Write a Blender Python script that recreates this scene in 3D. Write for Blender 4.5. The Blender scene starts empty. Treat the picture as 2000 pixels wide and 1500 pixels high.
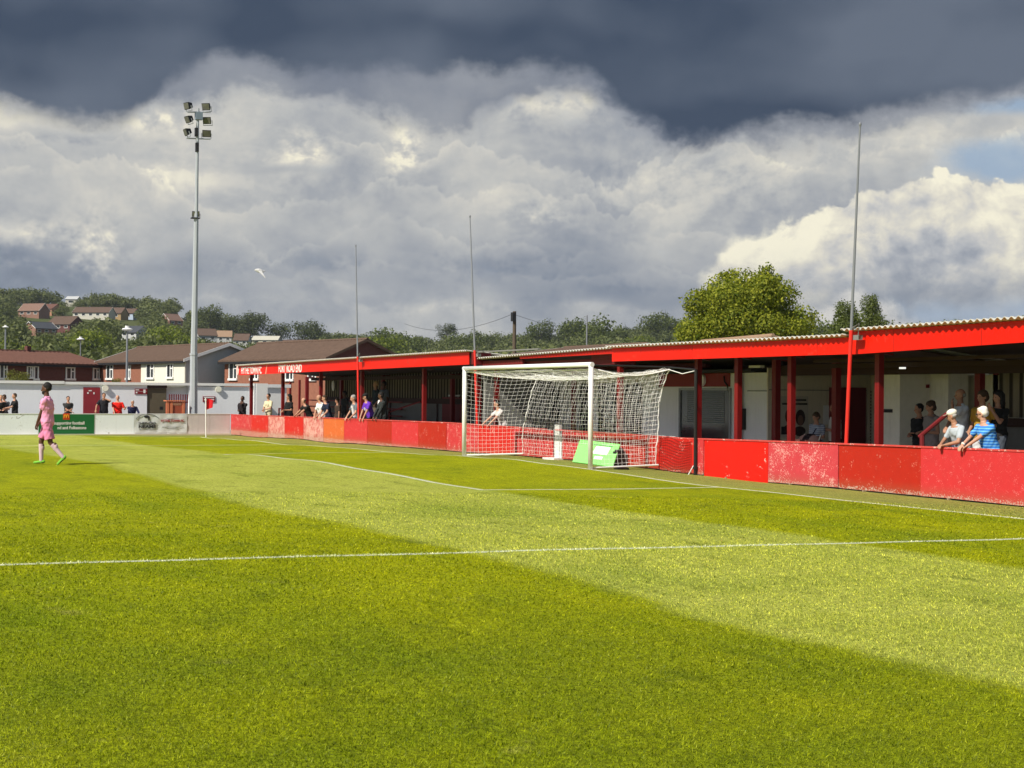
import bpy, bmesh, math, random
import numpy as np
from mathutils import Vector, Matrix, Euler
random.seed(7); rng = np.random.default_rng(7)
scene = bpy.context.scene
C = scene.collection
R_ = math.radians

# ---------------------------------------------------------------- camera
CF, YAW, PIT, ROLL = 2915.0, 0.45735, 0.00637, 0.00805      # focal length in px of a 2000 px wide frame
CAM = Vector((-31.726, 17.754, 1.792))
Fv = Vector((math.cos(YAW)*math.cos(PIT), -math.sin(YAW)*math.cos(PIT), math.sin(PIT)))
R0 = Vector((-math.sin(YAW), -math.cos(YAW), 0)); U0 = R0.cross(Fv)
Rv = math.cos(ROLL)*R0 + math.sin(ROLL)*U0
Uv = -math.sin(ROLL)*R0 + math.cos(ROLL)*U0
cd = bpy.data.cameras.new('camera'); co = bpy.data.objects.new('camera', cd); C.objects.link(co)
M = Matrix((( Rv.x, Uv.x, -Fv.x, CAM.x), (Rv.y, Uv.y, -Fv.y, CAM.y), (Rv.z, Uv.z, -Fv.z, CAM.z), (0, 0, 0, 1)))
co.matrix_world = M
cd.sensor_width = 36; cd.lens = 36*CF/2000; cd.clip_start = .1; cd.clip_end = 12000
scene.camera = co
def ray(x, y): return Fv + Rv*((x-1000)/CF) + Uv*((750-y)/CF)
def onY(x, y, Y): d = ray(x, y); return CAM + d*((Y-CAM.y)/d.y)
def onX(x, y, X): d = ray(x, y); return CAM + d*((X-CAM.x)/d.x)
def onD(x, y, D): return CAM + ray(x, y)*D
def proj(P):
    d = Vector(P)-CAM; z = d.dot(Fv); return 1000+CF*d.dot(Rv)/z, 750-CF*d.dot(Uv)/z
def Xat(px, Y, z=0.8):
    lo, hi = -26., 90.
    for _ in range(40):
        m = (lo+hi)/2
        if proj((m, Y, z))[0] > px: lo = m
        else: hi = m
    return lo

# ---------------------------------------------------------------- node helpers
class NT:
    def __init__(s, tree): s.t = tree; s.n = tree.nodes; s.l = tree.links
    def new(s, t, **k):
        n = s.n.new(t)
        for a, v in k.items(): setattr(n, a, v)
        return n
    def inp(s, sock, v):
        if hasattr(v, 'is_output') or isinstance(v, bpy.types.NodeSocket): s.l.new(v, sock)
        elif isinstance(v, (tuple, list)) and len(v) == 3 and sock.type == 'RGBA': sock.default_value = (*v, 1)
        else: sock.default_value = v
    def math(s, op, a, b=None, c=None, clamp=False):
        n = s.new('ShaderNodeMath', operation=op); n.use_clamp = clamp
        s.inp(n.inputs[0], a)
        if b is not None: s.inp(n.inputs[1], b)
        if c is not None: s.inp(n.inputs[2], c)
        return n.outputs[0]
    def vmath(s, op, a, b=None):
        n = s.new('ShaderNodeVectorMath', operation=op); s.inp(n.inputs[0], a)
        if b is not None: s.inp(n.inputs[1], b)
        return n.outputs['Value'] if op in ('DOT_PRODUCT', 'LENGTH') else n.outputs[0]
    def mix(s, f, a, b, mode='MIX'):
        n = s.new('ShaderNodeMix', data_type='RGBA', blend_type=mode)
        s.inp(n.inputs[0], f); s.inp(n.inputs[6], a); s.inp(n.inputs[7], b); return n.outputs[2]
    def noise(s, vec, scale, detail=4, rough=.55, dist=0, dim='3D', out=0):
        n = s.new('ShaderNodeTexNoise', noise_dimensions=dim)
        if vec is not None: s.l.new(vec, n.inputs['Vector'])
        n.inputs['Scale'].default_value = scale; n.inputs['Detail'].default_value = detail
        n.inputs['Roughness'].default_value = rough; n.inputs['Distortion'].default_value = dist
        return n.outputs[out]
    def smooth(s, v, a, b, lo=0., hi=1.):
        n = s.new('ShaderNodeMapRange', interpolation_type='SMOOTHSTEP')
        s.inp(n.inputs[0], v)
        for i, q in enumerate((a, b, lo, hi)): s.inp(n.inputs[i+1], q)
        return n.outputs[0]
    def lin(s, v, a, b, lo=0., hi=1.):
        n = s.new('ShaderNodeMapRange'); n.clamp = True; s.inp(n.inputs[0], v)
        for i, q in enumerate((a, b, lo, hi)): s.inp(n.inputs[i+1], q)
        return n.outputs[0]
    def comb(s, x=0., y=0., z=0.):
        n = s.new('ShaderNodeCombineXYZ'); s.inp(n.inputs[0], x); s.inp(n.inputs[1], y); s.inp(n.inputs[2], z); return n.outputs[0]
    def sep(s, v):
        n = s.new('ShaderNodeSeparateXYZ'); s.l.new(v, n.inputs[0]); return n.outputs
    def scale(s, v, k):
        n = s.new('ShaderNodeVectorMath', operation='MULTIPLY'); s.l.new(v, n.inputs[0]); n.inputs[1].default_value = k; return n.outputs[0]
    def curve(s, v, pts):                        # piecewise-linear function as a float curve, x and y in 0..1
        n = s.new('ShaderNodeFloatCurve'); s.inp(n.inputs['Value'], v)
        c = n.mapping.curves[0]
        while len(c.points) < len(pts): c.points.new(.5, .5)
        for p, (x, y) in zip(c.points, sorted(pts)): p.location = (x, y); p.handle_type = 'AUTO'
        n.mapping.update(); return n.outputs[0]

# ---------------------------------------------------------------- world and sun
SUN_EL, SUN_AZ = R_(43), R_(108)             # azimuth of the sun as an angle from +X towards +Y
w = bpy.data.worlds.new('World'); scene.world = w; w.use_nodes = True
def build_world():
    T = NT(w.node_tree); T.n.clear()
    out = T.new('ShaderNodeOutputWorld'); bg = T.new('ShaderNodeBackground')
    T.l.new(bg.outputs[0], out.inputs[0]); bg.inputs[1].default_value = 0.0758
    sky = T.new('ShaderNodeTexSky', sky_type='NISHITA'); sky.sun_disc = False
    sky.sun_elevation = SUN_EL; sky.sun_rotation = R_(90)-SUN_AZ
    geo = T.new('ShaderNodeNewGeometry')
    d = T.vmath('NORMALIZE', T.new('ShaderNodeTexCoord').outputs['Generated'])
    x, y, z = T.sep(d)
    el = T.math('ARCSINE', z)
    az = T.math('ARCTAN2', y, x)
    u = T.math('MULTIPLY', T.math('ADD', az, YAW), -CF/1000)             # about -1 (left of view) .. 1
    v = T.math('ADD', T.math('MULTIPLY', el, CF/1000), 0.0)              # 0 at the horizon .. .77 at the top of the view
    P = T.comb(u, v, 0.)
    # domain warp
    wn = T.noise(P, 2.6, 2, .55, dim='2D', out=1)
    wv = T.vmath('SUBTRACT', wn, (.5, .5, .5))
    Pw = T.vmath('ADD', P, T.scale(wv, (.14, .08, .0)))
    wn2 = T.vmath('SUBTRACT', T.noise(P, 11, 5, .6, out=1), (.5, .5, .5))
    Pf = T.vmath('ADD', Pw, T.scale(wn2, (.035, .03, 0)))
    us, vs, _ = T.sep(Pf)
    us0, vs0, _ = T.sep(Pw)
    un = T.math('MULTIPLY_ADD', us, .5, .5)                              # 0..1 across the view
    # ---- grey cloud deck: soft variation plus rows of heaped cloud with lit tops and flat dusky bases
    S = T.scale(Pw, (1.0, 1.45, 1.0))
    def fbm(vec, sc, det=6, ro=.55): return T.noise(vec, sc, det, ro, dim='2D')
    def blob(cu, cv, ru, rv, hard=1.):
        du = T.math('DIVIDE', T.math('SUBTRACT', us0, cu), ru); dv = T.math('DIVIDE', T.math('SUBTRACT', vs0, cv), rv)
        q = T.math('ADD', T.math('MULTIPLY', du, du), T.math('MULTIPLY', dv, dv))
        return T.math('EXPONENT', T.math('MULTIPLY', q, -hard))
    def srgb(r, g, b): return tuple(((c/255+.055)/1.055)**2.4 if c > 10 else c/255/12.92 for c in (r, g, b))
    def ramp(f, cols):
        cr = T.new('ShaderNodeValToRGB'); T.inp(cr.inputs[0], f); e = cr.color_ramp.elements
        for i, (p, c) in enumerate(cols):
            q = e[i] if i < 2 else e.new(p)
            q.position = p; q.color = (*srgb(*c), 1)
        return cr.outputs[0]
    a1 = fbm(S, 2.3); b1 = fbm(S, 7.5, 5, .6); c1 = fbm(T.scale(P, (1., 1.2, 1.)), 22., 5, .62)
    low = T.curve(v, [(0, .64), (.06, .58), (.13, .50), (.20, .43), (.27, .50), (.36, .60), (.46, .61), (.56, .57), (.8, .5)])
    tone = T.math('ADD', low, T.math('MULTIPLY', T.math('SUBTRACT', a1, .5), .75))
    tone = T.math('ADD', tone, T.math('MULTIPLY', T.math('SUBTRACT', b1, .5), .34))
    tone = T.math('ADD', tone, T.math('MULTIPLY', T.math('SUBTRACT', c1, .5), .20))
    rows = [(.535, .10, 3.1, .20), (.455, .09, 3.7, .26), (.375, .08, 3.3, .24), (.300, .07, 4.3, .22), (.235, .05, 5.1, .20), (.170, .035, 6.1, .18), (.115, .025, 7.3, .16)]
    for k, (v0, amp, sc, lit) in enumerate(rows):
        n = T.noise(T.vmath('ADD', T.scale(Pw, (1., .55, 1.)), (7.3*k, 3.1*k, 0)), sc, 6, .60, dim='2D')
        e_ = T.math('ADD', v0, T.math('MULTIPLY', T.math('SUBTRACT', n, .5), amp*3.2))
        d_ = T.math('SUBTRACT', T.math('ADD', e_, T.math('MULTIPLY', T.math('SUBTRACT', c1, .5), .03)), v)
        on = T.smooth(d_, -.004, .006)
        fall = T.math('EXPONENT', T.math('MULTIPLY', T.math('MAXIMUM', d_, 0.), -1/(.35*amp+.012)))
        here = T.smooth(T.noise(T.vmath('ADD', P, (3.7*k, 1.3, 0)), 2.6, 1, .5, dim='2D'), .40, .60)
        add = T.math('MULTIPLY', T.math('MULTIPLY', on, here), T.math('SUBTRACT', T.math('MULTIPLY', fall, lit*1.0), T.math('MULTIPLY', T.math('EXPONENT', T.math('MULTIPLY', T.math('MAXIMUM', d_, 0.), -9.)), .10)))
        tone = T.math('ADD', tone, add)
    brk = T.smooth(T.math('ADD', T.math('MULTIPLY', b1, .65), T.math('MULTIPLY', c1, .35)), .40, .62)
    for (cu, cv, ru, rv, k) in ((-.68, .505, .10, .03, .35), (-.95, .51, .18, .05, .22), (-.42, .445, .05, .04, .45), (-.225, .47, .035, .07, .55), (-.62, .40, .14, .05, .12),
                                (-.95, .29, .15, .03, .30), (-.80, .275, .06, .05, .35), (-.88, .235, .10, .02, .35), (.00, .555, .10, .03, .35), (.10, .57, .04, .03, .35),
                                (.03, .345, .05, .03, .42), (.32, .40, .22, .06, .20), (.42, .52, .2, .02, .1), (-.5, .24, .28, .03, -.22), (-.1, .25, .24, .035, -.24), (.25, .22, .2, .04, -.2),
                                (-.88, .455, .14, .022, -.40), (-.45, .415, .08, .010, -.30), (.0, .17, .35, .012, .16), (-.35, .21, .06, .012, .2), (.7, .48, .3, .05, .12)):
        tone = T.math('ADD', tone, T.math('MULTIPLY', T.math('MULTIPLY', blob(cu, cv, ru, rv), k*1.05), brk))
    deck = ramp(tone, [(.0, (100, 110, 126)), (.25, (132, 141, 155)), (.45, (164, 168, 174)), (.62, (188, 189, 188)), (.82, (212, 209, 200)), (1., (244, 238, 216))])
    # ---- blue sky gaps
    blue = T.mix(T.smooth(v, .05, .35), srgb(168, 184, 204), srgb(142, 170, 200))
    gap = T.math('ADD', T.math('MULTIPLY', blob(1.0, .535, .16, .022), 1.2), T.math('MULTIPLY', blob(.95, .425, .16, .050), 1.2))
    gap = T.math('ADD', gap, T.math('MULTIPLY', blob(1.0, .165, .36, .03), 1.1))
    gap = T.math('ADD', gap, T.math('MULTIPLY', T.math('SUBTRACT', b1, .5), 1.5))
    gap = T.math('MULTIPLY', T.smooth(gap, .15, 1.25), .78)
    col = T.mix(gap, deck, blue)
    # ---- bright cumulus on the right with a heaped top
    vo = T.new('ShaderNodeTexVoronoi', voronoi_dimensions='2D'); T.l.new(Pf, vo.inputs['Vector'])
    vo.inputs['Scale'].default_value = 13; vo.inputs['Detail'].default_value = 2; vo.inputs['Roughness'].default_value = .5
    puff = vo.outputs['Distance']
    top = T.curve(un, [(0, .0), (.58, .0), (.64, .12), (.69, .25), (.74, .335), (.80, .375), (.86, .415), (.91, .425), (.96, .41), (1., .38)])
    q = T.math('SUBTRACT', T.math('ADD', top, T.math('ADD', T.math('MULTIPLY', T.math('SUBTRACT', .42, puff), .035), T.math('MULTIPLY', T.math('SUBTRACT', c1, .5), .05))), v)
    soft = T.lin(un, .68, .80, .05, .006)                  # its left flank melts into the deck
    cmask = T.smooth(q, -.004, soft)
    bot = T.smooth(T.math('ADD', v, T.math('MULTIPLY', T.math('SUBTRACT', a1, .5), .20)), .14, .29)
    cmask = T.math('MULTIPLY', T.math('MULTIPLY', cmask, bot), .95)
    b2 = fbm(T.vmath('ADD', S, (-.014, .020, 0)), 7.5, 5, .6)
    ct = T.math('ADD', .66, T.math('MULTIPLY', T.math('SUBTRACT', .42, puff), .42))
    ct = T.math('ADD', ct, T.math('MULTIPLY', T.math('SUBTRACT', b1, b2), 1.5))
    ct = T.math('ADD', ct, T.math('MULTIPLY', T.math('SUBTRACT', a1, .5), .6))
    ct = T.math('ADD', ct, T.math('MULTIPLY', T.math('SUBTRACT', c1, .5), .30))
    ct = T.math('ADD', ct, T.math('MULTIPLY', T.smooth(q, .12, .0), .20))
    for (cu, cv, ru, rv, k) in ((.50, .31, .12, .07, .52), (.95, .25, .06, .05, .32), (.86, .38, .12, .04, .15), (.75, .25, .14, .04, -.26), (.85, .19, .2, .03, -.3)):
        ct = T.math('ADD', ct, T.math('MULTIPLY', blob(cu, cv, ru, rv), k))
    cum = ramp(ct, [(.0, (148, 155, 167)), (.3, (180, 183, 188)), (.5, (204, 203, 200)), (.72, (228, 223, 208)), (1., (252, 246, 222))])
    col = T.mix(cmask, col, cum)
    # small cumulus just above the trees
    q3 = T.math('SUBTRACT', T.math('ADD', T.math('MULTIPLY', blob(.665, .150, .12, .055, 1.2), 1.1), T.math('MULTIPLY', T.math('SUBTRACT', b1, .5), 1.1)), .52)
    col = T.mix(T.math('MULTIPLY', T.smooth(q3, -.05, .30), .8), col, T.mix(b1, srgb(196, 196, 196), srgb(238, 232, 220)))
    # ---- dark storm cloud across the top
    edge = T.curve(un, [(0, .515), (.06, .495), (.14, .50), (.175, .58), (.22, .625), (.30, .60), (.38, .61), (.46, .60), (.54, .615), (.575, .575), (.62, .51), (.68, .475), (.74, .49), (.80, .50), (.86, .515), (.93, .54), (1., .56)])
    ed = T.math('ADD', T.math('SUBTRACT', vs, edge), T.math('ADD', T.math('MULTIPLY', T.math('SUBTRACT', b1, .5), .07), T.math('MULTIPLY', T.math('SUBTRACT', c1, .5), .030)))
    dm = T.smooth(ed, -.012, .036)
    edge2 = T.curve(un, [(0, .56), (.18, .53), (.26, .555), (.34, .54), (.42, .505), (.47, .525), (.52, .575), (.57, .56), (.64, .48), (1., .54)])
    dm2 = T.smooth(T.math('ADD', T.math('SUBTRACT', vs, edge2), T.math('ADD', T.math('MULTIPLY', T.math('SUBTRACT', b1, .5), .11), T.math('MULTIPLY', T.math('SUBTRACT', c1, .5), .05))), -.014, .03)
    mid = T.mix(T.smooth(a1, .35, .65), srgb(118, 126, 141), srgb(146, 151, 160))
    col = T.mix(T.math('MULTIPLY', dm2, .92), col, mid)
    a3 = T.noise(T.scale(Pw, (1., 1.6, 1.)), 1.7, 3, .5, dim='2D')
    dk = T.math('ADD', T.lin(a3, .34, .68), T.math('MULTIPLY', T.math('SUBTRACT', b1, .5), .35))
    for (cu, cv, ru, rv, k) in ((-.85, .68, .3, .06, -.5), (-.3, .70, .4, .03, -.35), (.28, .60, .2, .07, .40), (.38, .50, .14, .05, -.55), (.75, .53, .2, .03, -.35), (.20, .72, .14, .03, .25), (.62, .66, .22, .06, .18), (-.88, .585, .16, .03, -.25)):
        dk = T.math('ADD', dk, T.math('MULTIPLY', blob(cu, cv, ru, rv), k))
    dark = T.mix(T.math('MAXIMUM', T.math('MINIMUM', dk, 1.), 0.), srgb(64, 77, 97), srgb(101, 111, 127))
    col = T.mix(dm, col, dark)
    # away from the view the deck breaks up and shows the clear sky
    cloudcol = T.vmath('MULTIPLY', col, (10., 10., 10.))                  # background strength is .1
    sidefac = T.smooth(T.math('ABSOLUTE', u), 1.35, 2.6)
    over = T.smooth(v, .9, 1.8)
    broken = T.smooth(T.noise(d, 2.4, 3, .55), .42, .60)
    away = T.math('MAXIMUM', sidefac, over)
    farcol = T.mix(broken, sky.outputs[0], T.vmath('MULTIPLY', srgb(140, 147, 160), (10., 10., 10.)))
    T.l.new(T.mix(away, cloudcol, farcol), bg.inputs[0])
build_world()
w.cycles.sampling_method = 'MANUAL'; w.cycles.sample_map_resolution = 512
sl = bpy.data.lights.new('sun', 'SUN'); sl.energy = 4.4; sl.angle = R_(.5); sl.color = (1., .94, .83)
so = bpy.data.objects.new('sun', sl); C.objects.link(so)
sd = Vector((math.cos(SUN_EL)*math.cos(SUN_AZ), math.cos(SUN_EL)*math.sin(SUN_AZ), math.sin(SUN_EL)))
so.rotation_euler = sd.to_track_quat('Z', 'Y').to_euler(); so.location = (0, 60, 60)
scene.render.engine = 'CYCLES'
scene.view_settings.view_transform = 'Standard'; scene.view_settings.look = 'None'
scene.view_settings.exposure = 0.4; scene.view_settings.gamma = 1.0

# ---------------------------------------------------------------- terrain height
CP = [(36.3,0,-.41),(31.1,0,-.32),(24.75,0,-.28),(14,0,-.14),(10.7,0,-.10),(7.44,0,0.0),(4.2,0,.08),(1.4,0,.03),(0,0,.0),(-.9,0,-.06),(-5.3,0,-.15),(-7.3,0,-.12),(-9.5,0,-.14),(-14,0,-.13),
      (14,5.5,-.15),(8.7,5.5,0),(4.1,5.5,.06),(-.2,5.5,0),(-5.3,5.5,-.06),(-16.56,15.8,.11),(-16.56,13.25,.07),(-16.56,10.3,.02),(-16.56,7.5,-.04),(-16.56,5.1,-.09),(-16.56,2.5,-.14),
      (24,10.6,-.22),(24,3.2,-.26),(-5.56,3.7,-.11),(-5.56,2,-.14),(4.6,11,.04),(4.35,12.5,.05),(-7.5,11,-.08),(-14.4,11,-.0),(-22,11,-.06),(-25,11,-.05),(-25,16,0),
      (39,-2,-.32),(29,-2,-.2),(21,-2,-.17),(13,-2,-.12),(6,-2,-.1),(2,-2,-.12),(-1,-2,-.17),(-4,-2,-.17),(-9,-2,-.15),(-12,-2,-.15),(-20,-2,-.15),(30,-6,-.2),(10,-6,-.15),(-8,-6,-.15),(-20,-6,-.15),
      (39.3,8,-.27),(39.3,16,-.25),(42,0,-.33),(42,12,-.3),(36,20,-.25),(24,24,-.2),(0,25,0),(-20,25,0),(-40,18,0),(-40,0,-.15),(38,-10,-.3),(20,40,-.1)]
CPa = np.array(CP)
HP = [(-900, 34), (-400, 33), (0, 30), (180, 29), (330, 27.5), (420, 22.5), (520, 19), (600, 17), (700, 17), (830, 16), (1000, 17.5), (1150, 20), (1330, 21), (1700, 20.5), (2000, 23), (2600, 26), (3200, 26)]
def sst(a, b, x): t = np.clip((x-a)/(b-a), 0, 1); return t*t*(3-2*t)
def heights(X, Y):
    X = np.asarray(X, float); Y = np.asarray(Y, float)
    num = np.zeros_like(X); den = np.full_like(X, 1e-3)*0 + .0008; num += -.15*.0008
    for a, b, c in CPa:
        k = 1/((X-a)**2+(Y-b)**2+2.5)**1.5; num += k*c; den += k
    g = num/den
    dx, dy = X-CAM.x, Y-CAM.y
    D = dx*math.cos(YAW) - dy*math.sin(YAW); r = np.hypot(dx, dy)
    lat = -dx*math.sin(YAW) - dy*math.cos(YAW)
    px = 1000 + CF*lat/np.maximum(D, 1.)
    px = np.where(D < 30, 1000, px)
    hp = np.interp(px, [q[0] for q in HP], [q[1] for q in HP])
    h = 1.78*hp*np.clip((r-150)/750, 0, 1)**1.6*np.where(D > 0, 1, .4)
    drop = -1.3*sst(70, 100, r)
    return g*(1-sst(60, 120, r)) + drop + h
def gz(x, y): return float(heights(np.array([x]), np.array([y]))[0])

# ---------------------------------------------------------------- mesh builder
class MB:
    def __init__(s): s.v = []; s.f = []
    def quad(s, a, b, c, d): n = len(s.v); s.v += [tuple(a), tuple(b), tuple(c), tuple(d)]; s.f.append((n, n+1, n+2, n+3)); return s
    def hexa(s, p):                                # 8 corners: bottom loop 0..3, top loop 4..7
        n = len(s.v); s.v += [tuple(q) for q in p]
        s.f += [tuple(n+i for i in f) for f in ((0,3,2,1),(4,5,6,7),(0,1,5,4),(1,2,6,5),(2,3,7,6),(3,0,4,7))]; return s
    def box(s, x0, x1, y0, y1, z0, z1):
        return s.hexa([(x0,y0,z0),(x1,y0,z0),(x1,y1,z0),(x0,y1,z0),(x0,y0,z1),(x1,y0,z1),(x1,y1,z1),(x0,y1,z1)])
    def obox(s, o, ax, ay, x0, x1, y0, y1, z0, z1):  # box in a frame o + ax*x + ay*y + z
        P = lambda x, y, z: Vector(o) + Vector(ax)*x + Vector(ay)*y + Vector((0, 0, z))
        return s.hexa([P(x0,y0,z0),P(x1,y0,z0),P(x1,y1,z0),P(x0,y1,z0),P(x0,y0,z1),P(x1,y0,z1),P(x1,y1,z1),P(x0,y1,z1)])
    def prism(s, pts, off):                        # closed polygon extruded by a vector
        n = len(s.v); k = len(pts); off = Vector(off)
        s.v += [tuple(p) for p in pts] + [tuple(Vector(p)+off) for p in pts]
        s.f.append(tuple(range(n+k-1, n-1, -1))); s.f.append(tuple(range(n+k, n+2*k)))
        for i in range(k): j = (i+1) % k; s.f.append((n+i, n+j, n+k+j, n+k+i))
        return s
    def tube(s, pts, r, seg=8, caps=True):
        pts = [Vector(p) for p in pts]; rs = r if isinstance(r, (list, tuple)) else [r]*len(pts)
        n0 = len(s.v); ref = None
        for i, p in enumerate(pts):
            t = (pts[min(i+1, len(pts)-1)]-pts[max(i-1, 0)]).normalized()
            if ref is None: ref = Vector((0, 0, 1)) if abs(t.z) < .9 else Vector((1, 0, 0))
            a = t.cross(ref).normalized(); b = t.cross(a).normalized(); ref = -b if False else ref
            for k in range(seg):
                q = 2*math.pi*k/seg; s.v.append(tuple(p + (a*math.cos(q)+b*math.sin(q))*rs[i]))
        for i in range(len(pts)-1):
            for k in range(seg):
                k2 = (k+1) % seg; s.f.append((n0+i*seg+k, n0+i*seg+k2, n0+(i+1)*seg+k2, n0+(i+1)*seg+k))
        if caps:
            s.f.append(tuple(n0+k for k in range(seg-1, -1, -1))); m = n0+(len(pts)-1)*seg; s.f.append(tuple(m+k for k in range(seg)))
        return s
    def rings(s, rings, seg=20):                   # rings: (centre, axis a * half size, axis b * half size)
        n0 = len(s.v)
        for c, a, b in rings:
            c, a, b = Vector(c), Vector(a), Vector(b)
            for k in range(seg):
                q = 2*math.pi*k/seg; s.v.append(tuple(c + a*math.cos(q) + b*math.sin(q)))
        for i in range(len(rings)-1):
            for k in range(seg):
                k2 = (k+1) % seg; s.f.append((n0+i*seg+k, n0+i*seg+k2, n0+(i+1)*seg+k2, n0+(i+1)*seg+k))
        s.f.append(tuple(n0+k for k in range(seg-1, -1, -1))); m = n0+(len(rings)-1)*seg; s.f.append(tuple(m+k for k in range(seg)))
        return s
    def ell(s, c, r, seg=16, rows=10, rot=None):
        n0 = len(s.v); c = Vector(c); m = rot or Matrix.Identity(3)
        s.v.append(tuple(c + m @ Vector((0, 0, -r[2]))))
        for i in range(1, rows):
            t = -math.pi/2+math.pi*i/rows
            for k in range(seg):
                q = 2*math.pi*k/seg
                s.v.append(tuple(c + m @ Vector((r[0]*math.cos(t)*math.cos(q), r[1]*math.cos(t)*math.sin(q), r[2]*math.sin(t)))))
        s.v.append(tuple(c + m @ Vector((0, 0, r[2])))); top = len(s.v)-1
        for k in range(seg):
            k2 = (k+1) % seg; s.f.append((n0, n0+1+k2, n0+1+k)); m2 = n0+1+(rows-2)*seg; s.f.append((top, m2+k, m2+k2))
            for i in range(rows-2): a = n0+1+i*seg; s.f.append((a+k, a+k2, a+seg+k2, a+seg+k))
        return s
    def cap(s, a, b, ra, rb, seg=12):              # round-ended tapered limb
        a, b = Vector(a), Vector(b); t = (b-a)
        if t.length < 1e-5: return s.ell(a, (ra, ra, ra))
        t.normalize(); pts = []; rs = []
        for q in (-.98, -.8, -.45, 0): pts.append(a + t*ra*q); rs.append(ra*math.sqrt(1-q*q))
        for q in (.33, .66): pts.append(a.lerp(b, q)); rs.append(ra+(rb-ra)*q)
        for q in (0, .45, .8, .98): pts.append(b + t*rb*q); rs.append(rb*math.sqrt(1-q*q))
        return s.tube(pts, rs, seg)
    def mesh(s, name, org=(0, 0, 0), smooth=False):
        me = bpy.data.meshes.new(name); o = Vector(org)
        me.from_pydata([tuple(Vector(p)-o) for p in s.v], [], s.f); me.update()
        if smooth: me.polygons.foreach_set('use_smooth', [True]*len(me.polygons))
        return me
def props(o, label=None, cat=None, group=None, kind=None):
    if label: o['label'] = label
    if cat: o['category'] = cat
    if group: o['group'] = group
    if kind: o['kind'] = kind
    return o
def empty(name, loc, label, cat, group=None, rotz=0):
    o = bpy.data.objects.new(name, None); C.objects.link(o); o.location = loc; o.rotation_euler = (0, 0, rotz); o.empty_display_size = .2
    return props(o, label, cat, group)
def base(par):
    v = Vector((0, 0, 0))
    while par is not None: v += par.location; par = par.parent
    return v
def part(name, mb, mat, parent=None, label=None, smooth=False, local=False, bevel=0):
    """link mb as one mesh object; its vertices are world coordinates unless local"""
    me = mb.mesh(name, (0, 0, 0) if local or parent is None else base(parent), smooth)
    if mat: me.materials.append(mat)
    o = bpy.data.objects.new(name, me); C.objects.link(o); o.parent = parent
    if label: o['label'] = label
    if bevel: b = o.modifiers.new('bevel', 'BEVEL'); b.width = bevel; b.segments = 1; b.limit_method = 'ANGLE'
    return o
def copy_tree(o, parent=None):
    c = o.copy(); C.objects.link(c); c.parent = parent
    for ch in o.children: copy_tree(ch, c)
    return c
def text(s, size, origin, ax, up, mat, parent, name='lettering', depth=.004, sx=1., bold=0., align='LEFT'):
    cu = bpy.data.curves.new(name, 'FONT'); cu.body = s; cu.size = size; cu.extrude = depth; cu.align_x = align; cu.offset = bold; cu.resolution_u = 3
    t = bpy.data.objects.new(name, cu); C.objects.link(t)
    dg = bpy.context.evaluated_depsgraph_get(); me = bpy.data.meshes.new_from_object(t.evaluated_get(dg))
    bpy.data.objects.remove(t); bpy.data.curves.remove(cu)
    ax, up = Vector(ax).normalized(), Vector(up).normalized(); n = ax.cross(up)
    o = Vector(origin)-base(parent)
    m = Matrix(((ax.x*sx, up.x, n.x, o.x), (ax.y*sx, up.y, n.y, o.y), (ax.z*sx, up.z, n.z, o.z), (0, 0, 0, 1)))
    me.transform(m); me.materials.clear(); me.materials.append(mat)
    ob = bpy.data.objects.new(name, me); C.objects.link(ob); ob.parent = parent
    return ob

# ---------------------------------------------------------------- materials
MATS = {}
def mat(name, col, rough=.7, spec=.3, metal=0., var=.12, vscale=6., bump=0., bscale=60., wear=None, streak=0., transl=0.):
    """painted / plain surface: base colour with low-contrast noise, optional peeling (amount, scale, colour)"""
    if name in MATS: return MATS[name]
    m = bpy.data.materials.new(name); m.use_nodes = True; T = NT(m.node_tree)
    b = T.n['Principled BSDF']; b.inputs['Roughness'].default_value = rough; b.inputs['Metallic'].default_value = metal
    b.inputs['Specular IOR Level'].default_value = spec
    P = T.new('ShaderNodeNewGeometry').outputs['Position']
    c = tuple(col)
    n1 = T.noise(P, vscale, 4, .6)
    col_out = T.mix(n1, tuple(q*(1-var) for q in c), tuple(min(1, q*(1+var)) for q in c))
    if streak:
        n2 = T.noise(T.scale(P, (5., 5., .5)), 2.2, 4, .65)
        col_out = T.mix(T.math('MULTIPLY', T.smooth(n2, .5, .75), streak), col_out, (.22, .2, .17))
    if wear:
        amt, sc, wc = wear
        n3 = T.noise(P, sc, 6, .68, .6); n4 = T.noise(P, sc*.16, 2, .5)
        k = T.math('ADD', n3, T.math('MULTIPLY', T.math('SUBTRACT', n4, .5), .5))
        f = T.smooth(k, .66-amt*.30, .70-amt*.30)
        col_out = T.mix(f, col_out, wc)
    T.l.new(col_out, b.inputs['Base Color'])
    if bump:
        bn = T.new('ShaderNodeBump'); bn.inputs['Strength'].default_value = bump; bn.inputs['Distance'].default_value = .02
        T.l.new(T.noise(P, bscale, 4, .6), bn.inputs['Height']); T.l.new(bn.outputs[0], b.inputs['Normal'])
    MATS[name] = m; return m
red = mat('fascia_red', (.76, .010, .001), .5, .3, var=.05, vscale=2)
redpost = mat('post_red', (.17, .004, .004), .5, .4, var=.12)
maroon = mat('maroon', (.16, .012, .014), .6, .3)
white = mat('white_paint', (.80, .80, .78), .5, .4, var=.04)
offwhite = mat('wall_white', (.74, .74, .73), .85, .2, var=.06, vscale=1.2, streak=.12, bump=.2)
beige = mat('wall_beige', (.66, .60, .48), .85, .2, var=.10, vscale=2., streak=.35)
steel = mat('galvanised', (.24, .25, .27), .45, .5, .3, var=.12, vscale=3)
dark = mat('dark', (.02, .02, .022), .6, .3)
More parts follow.
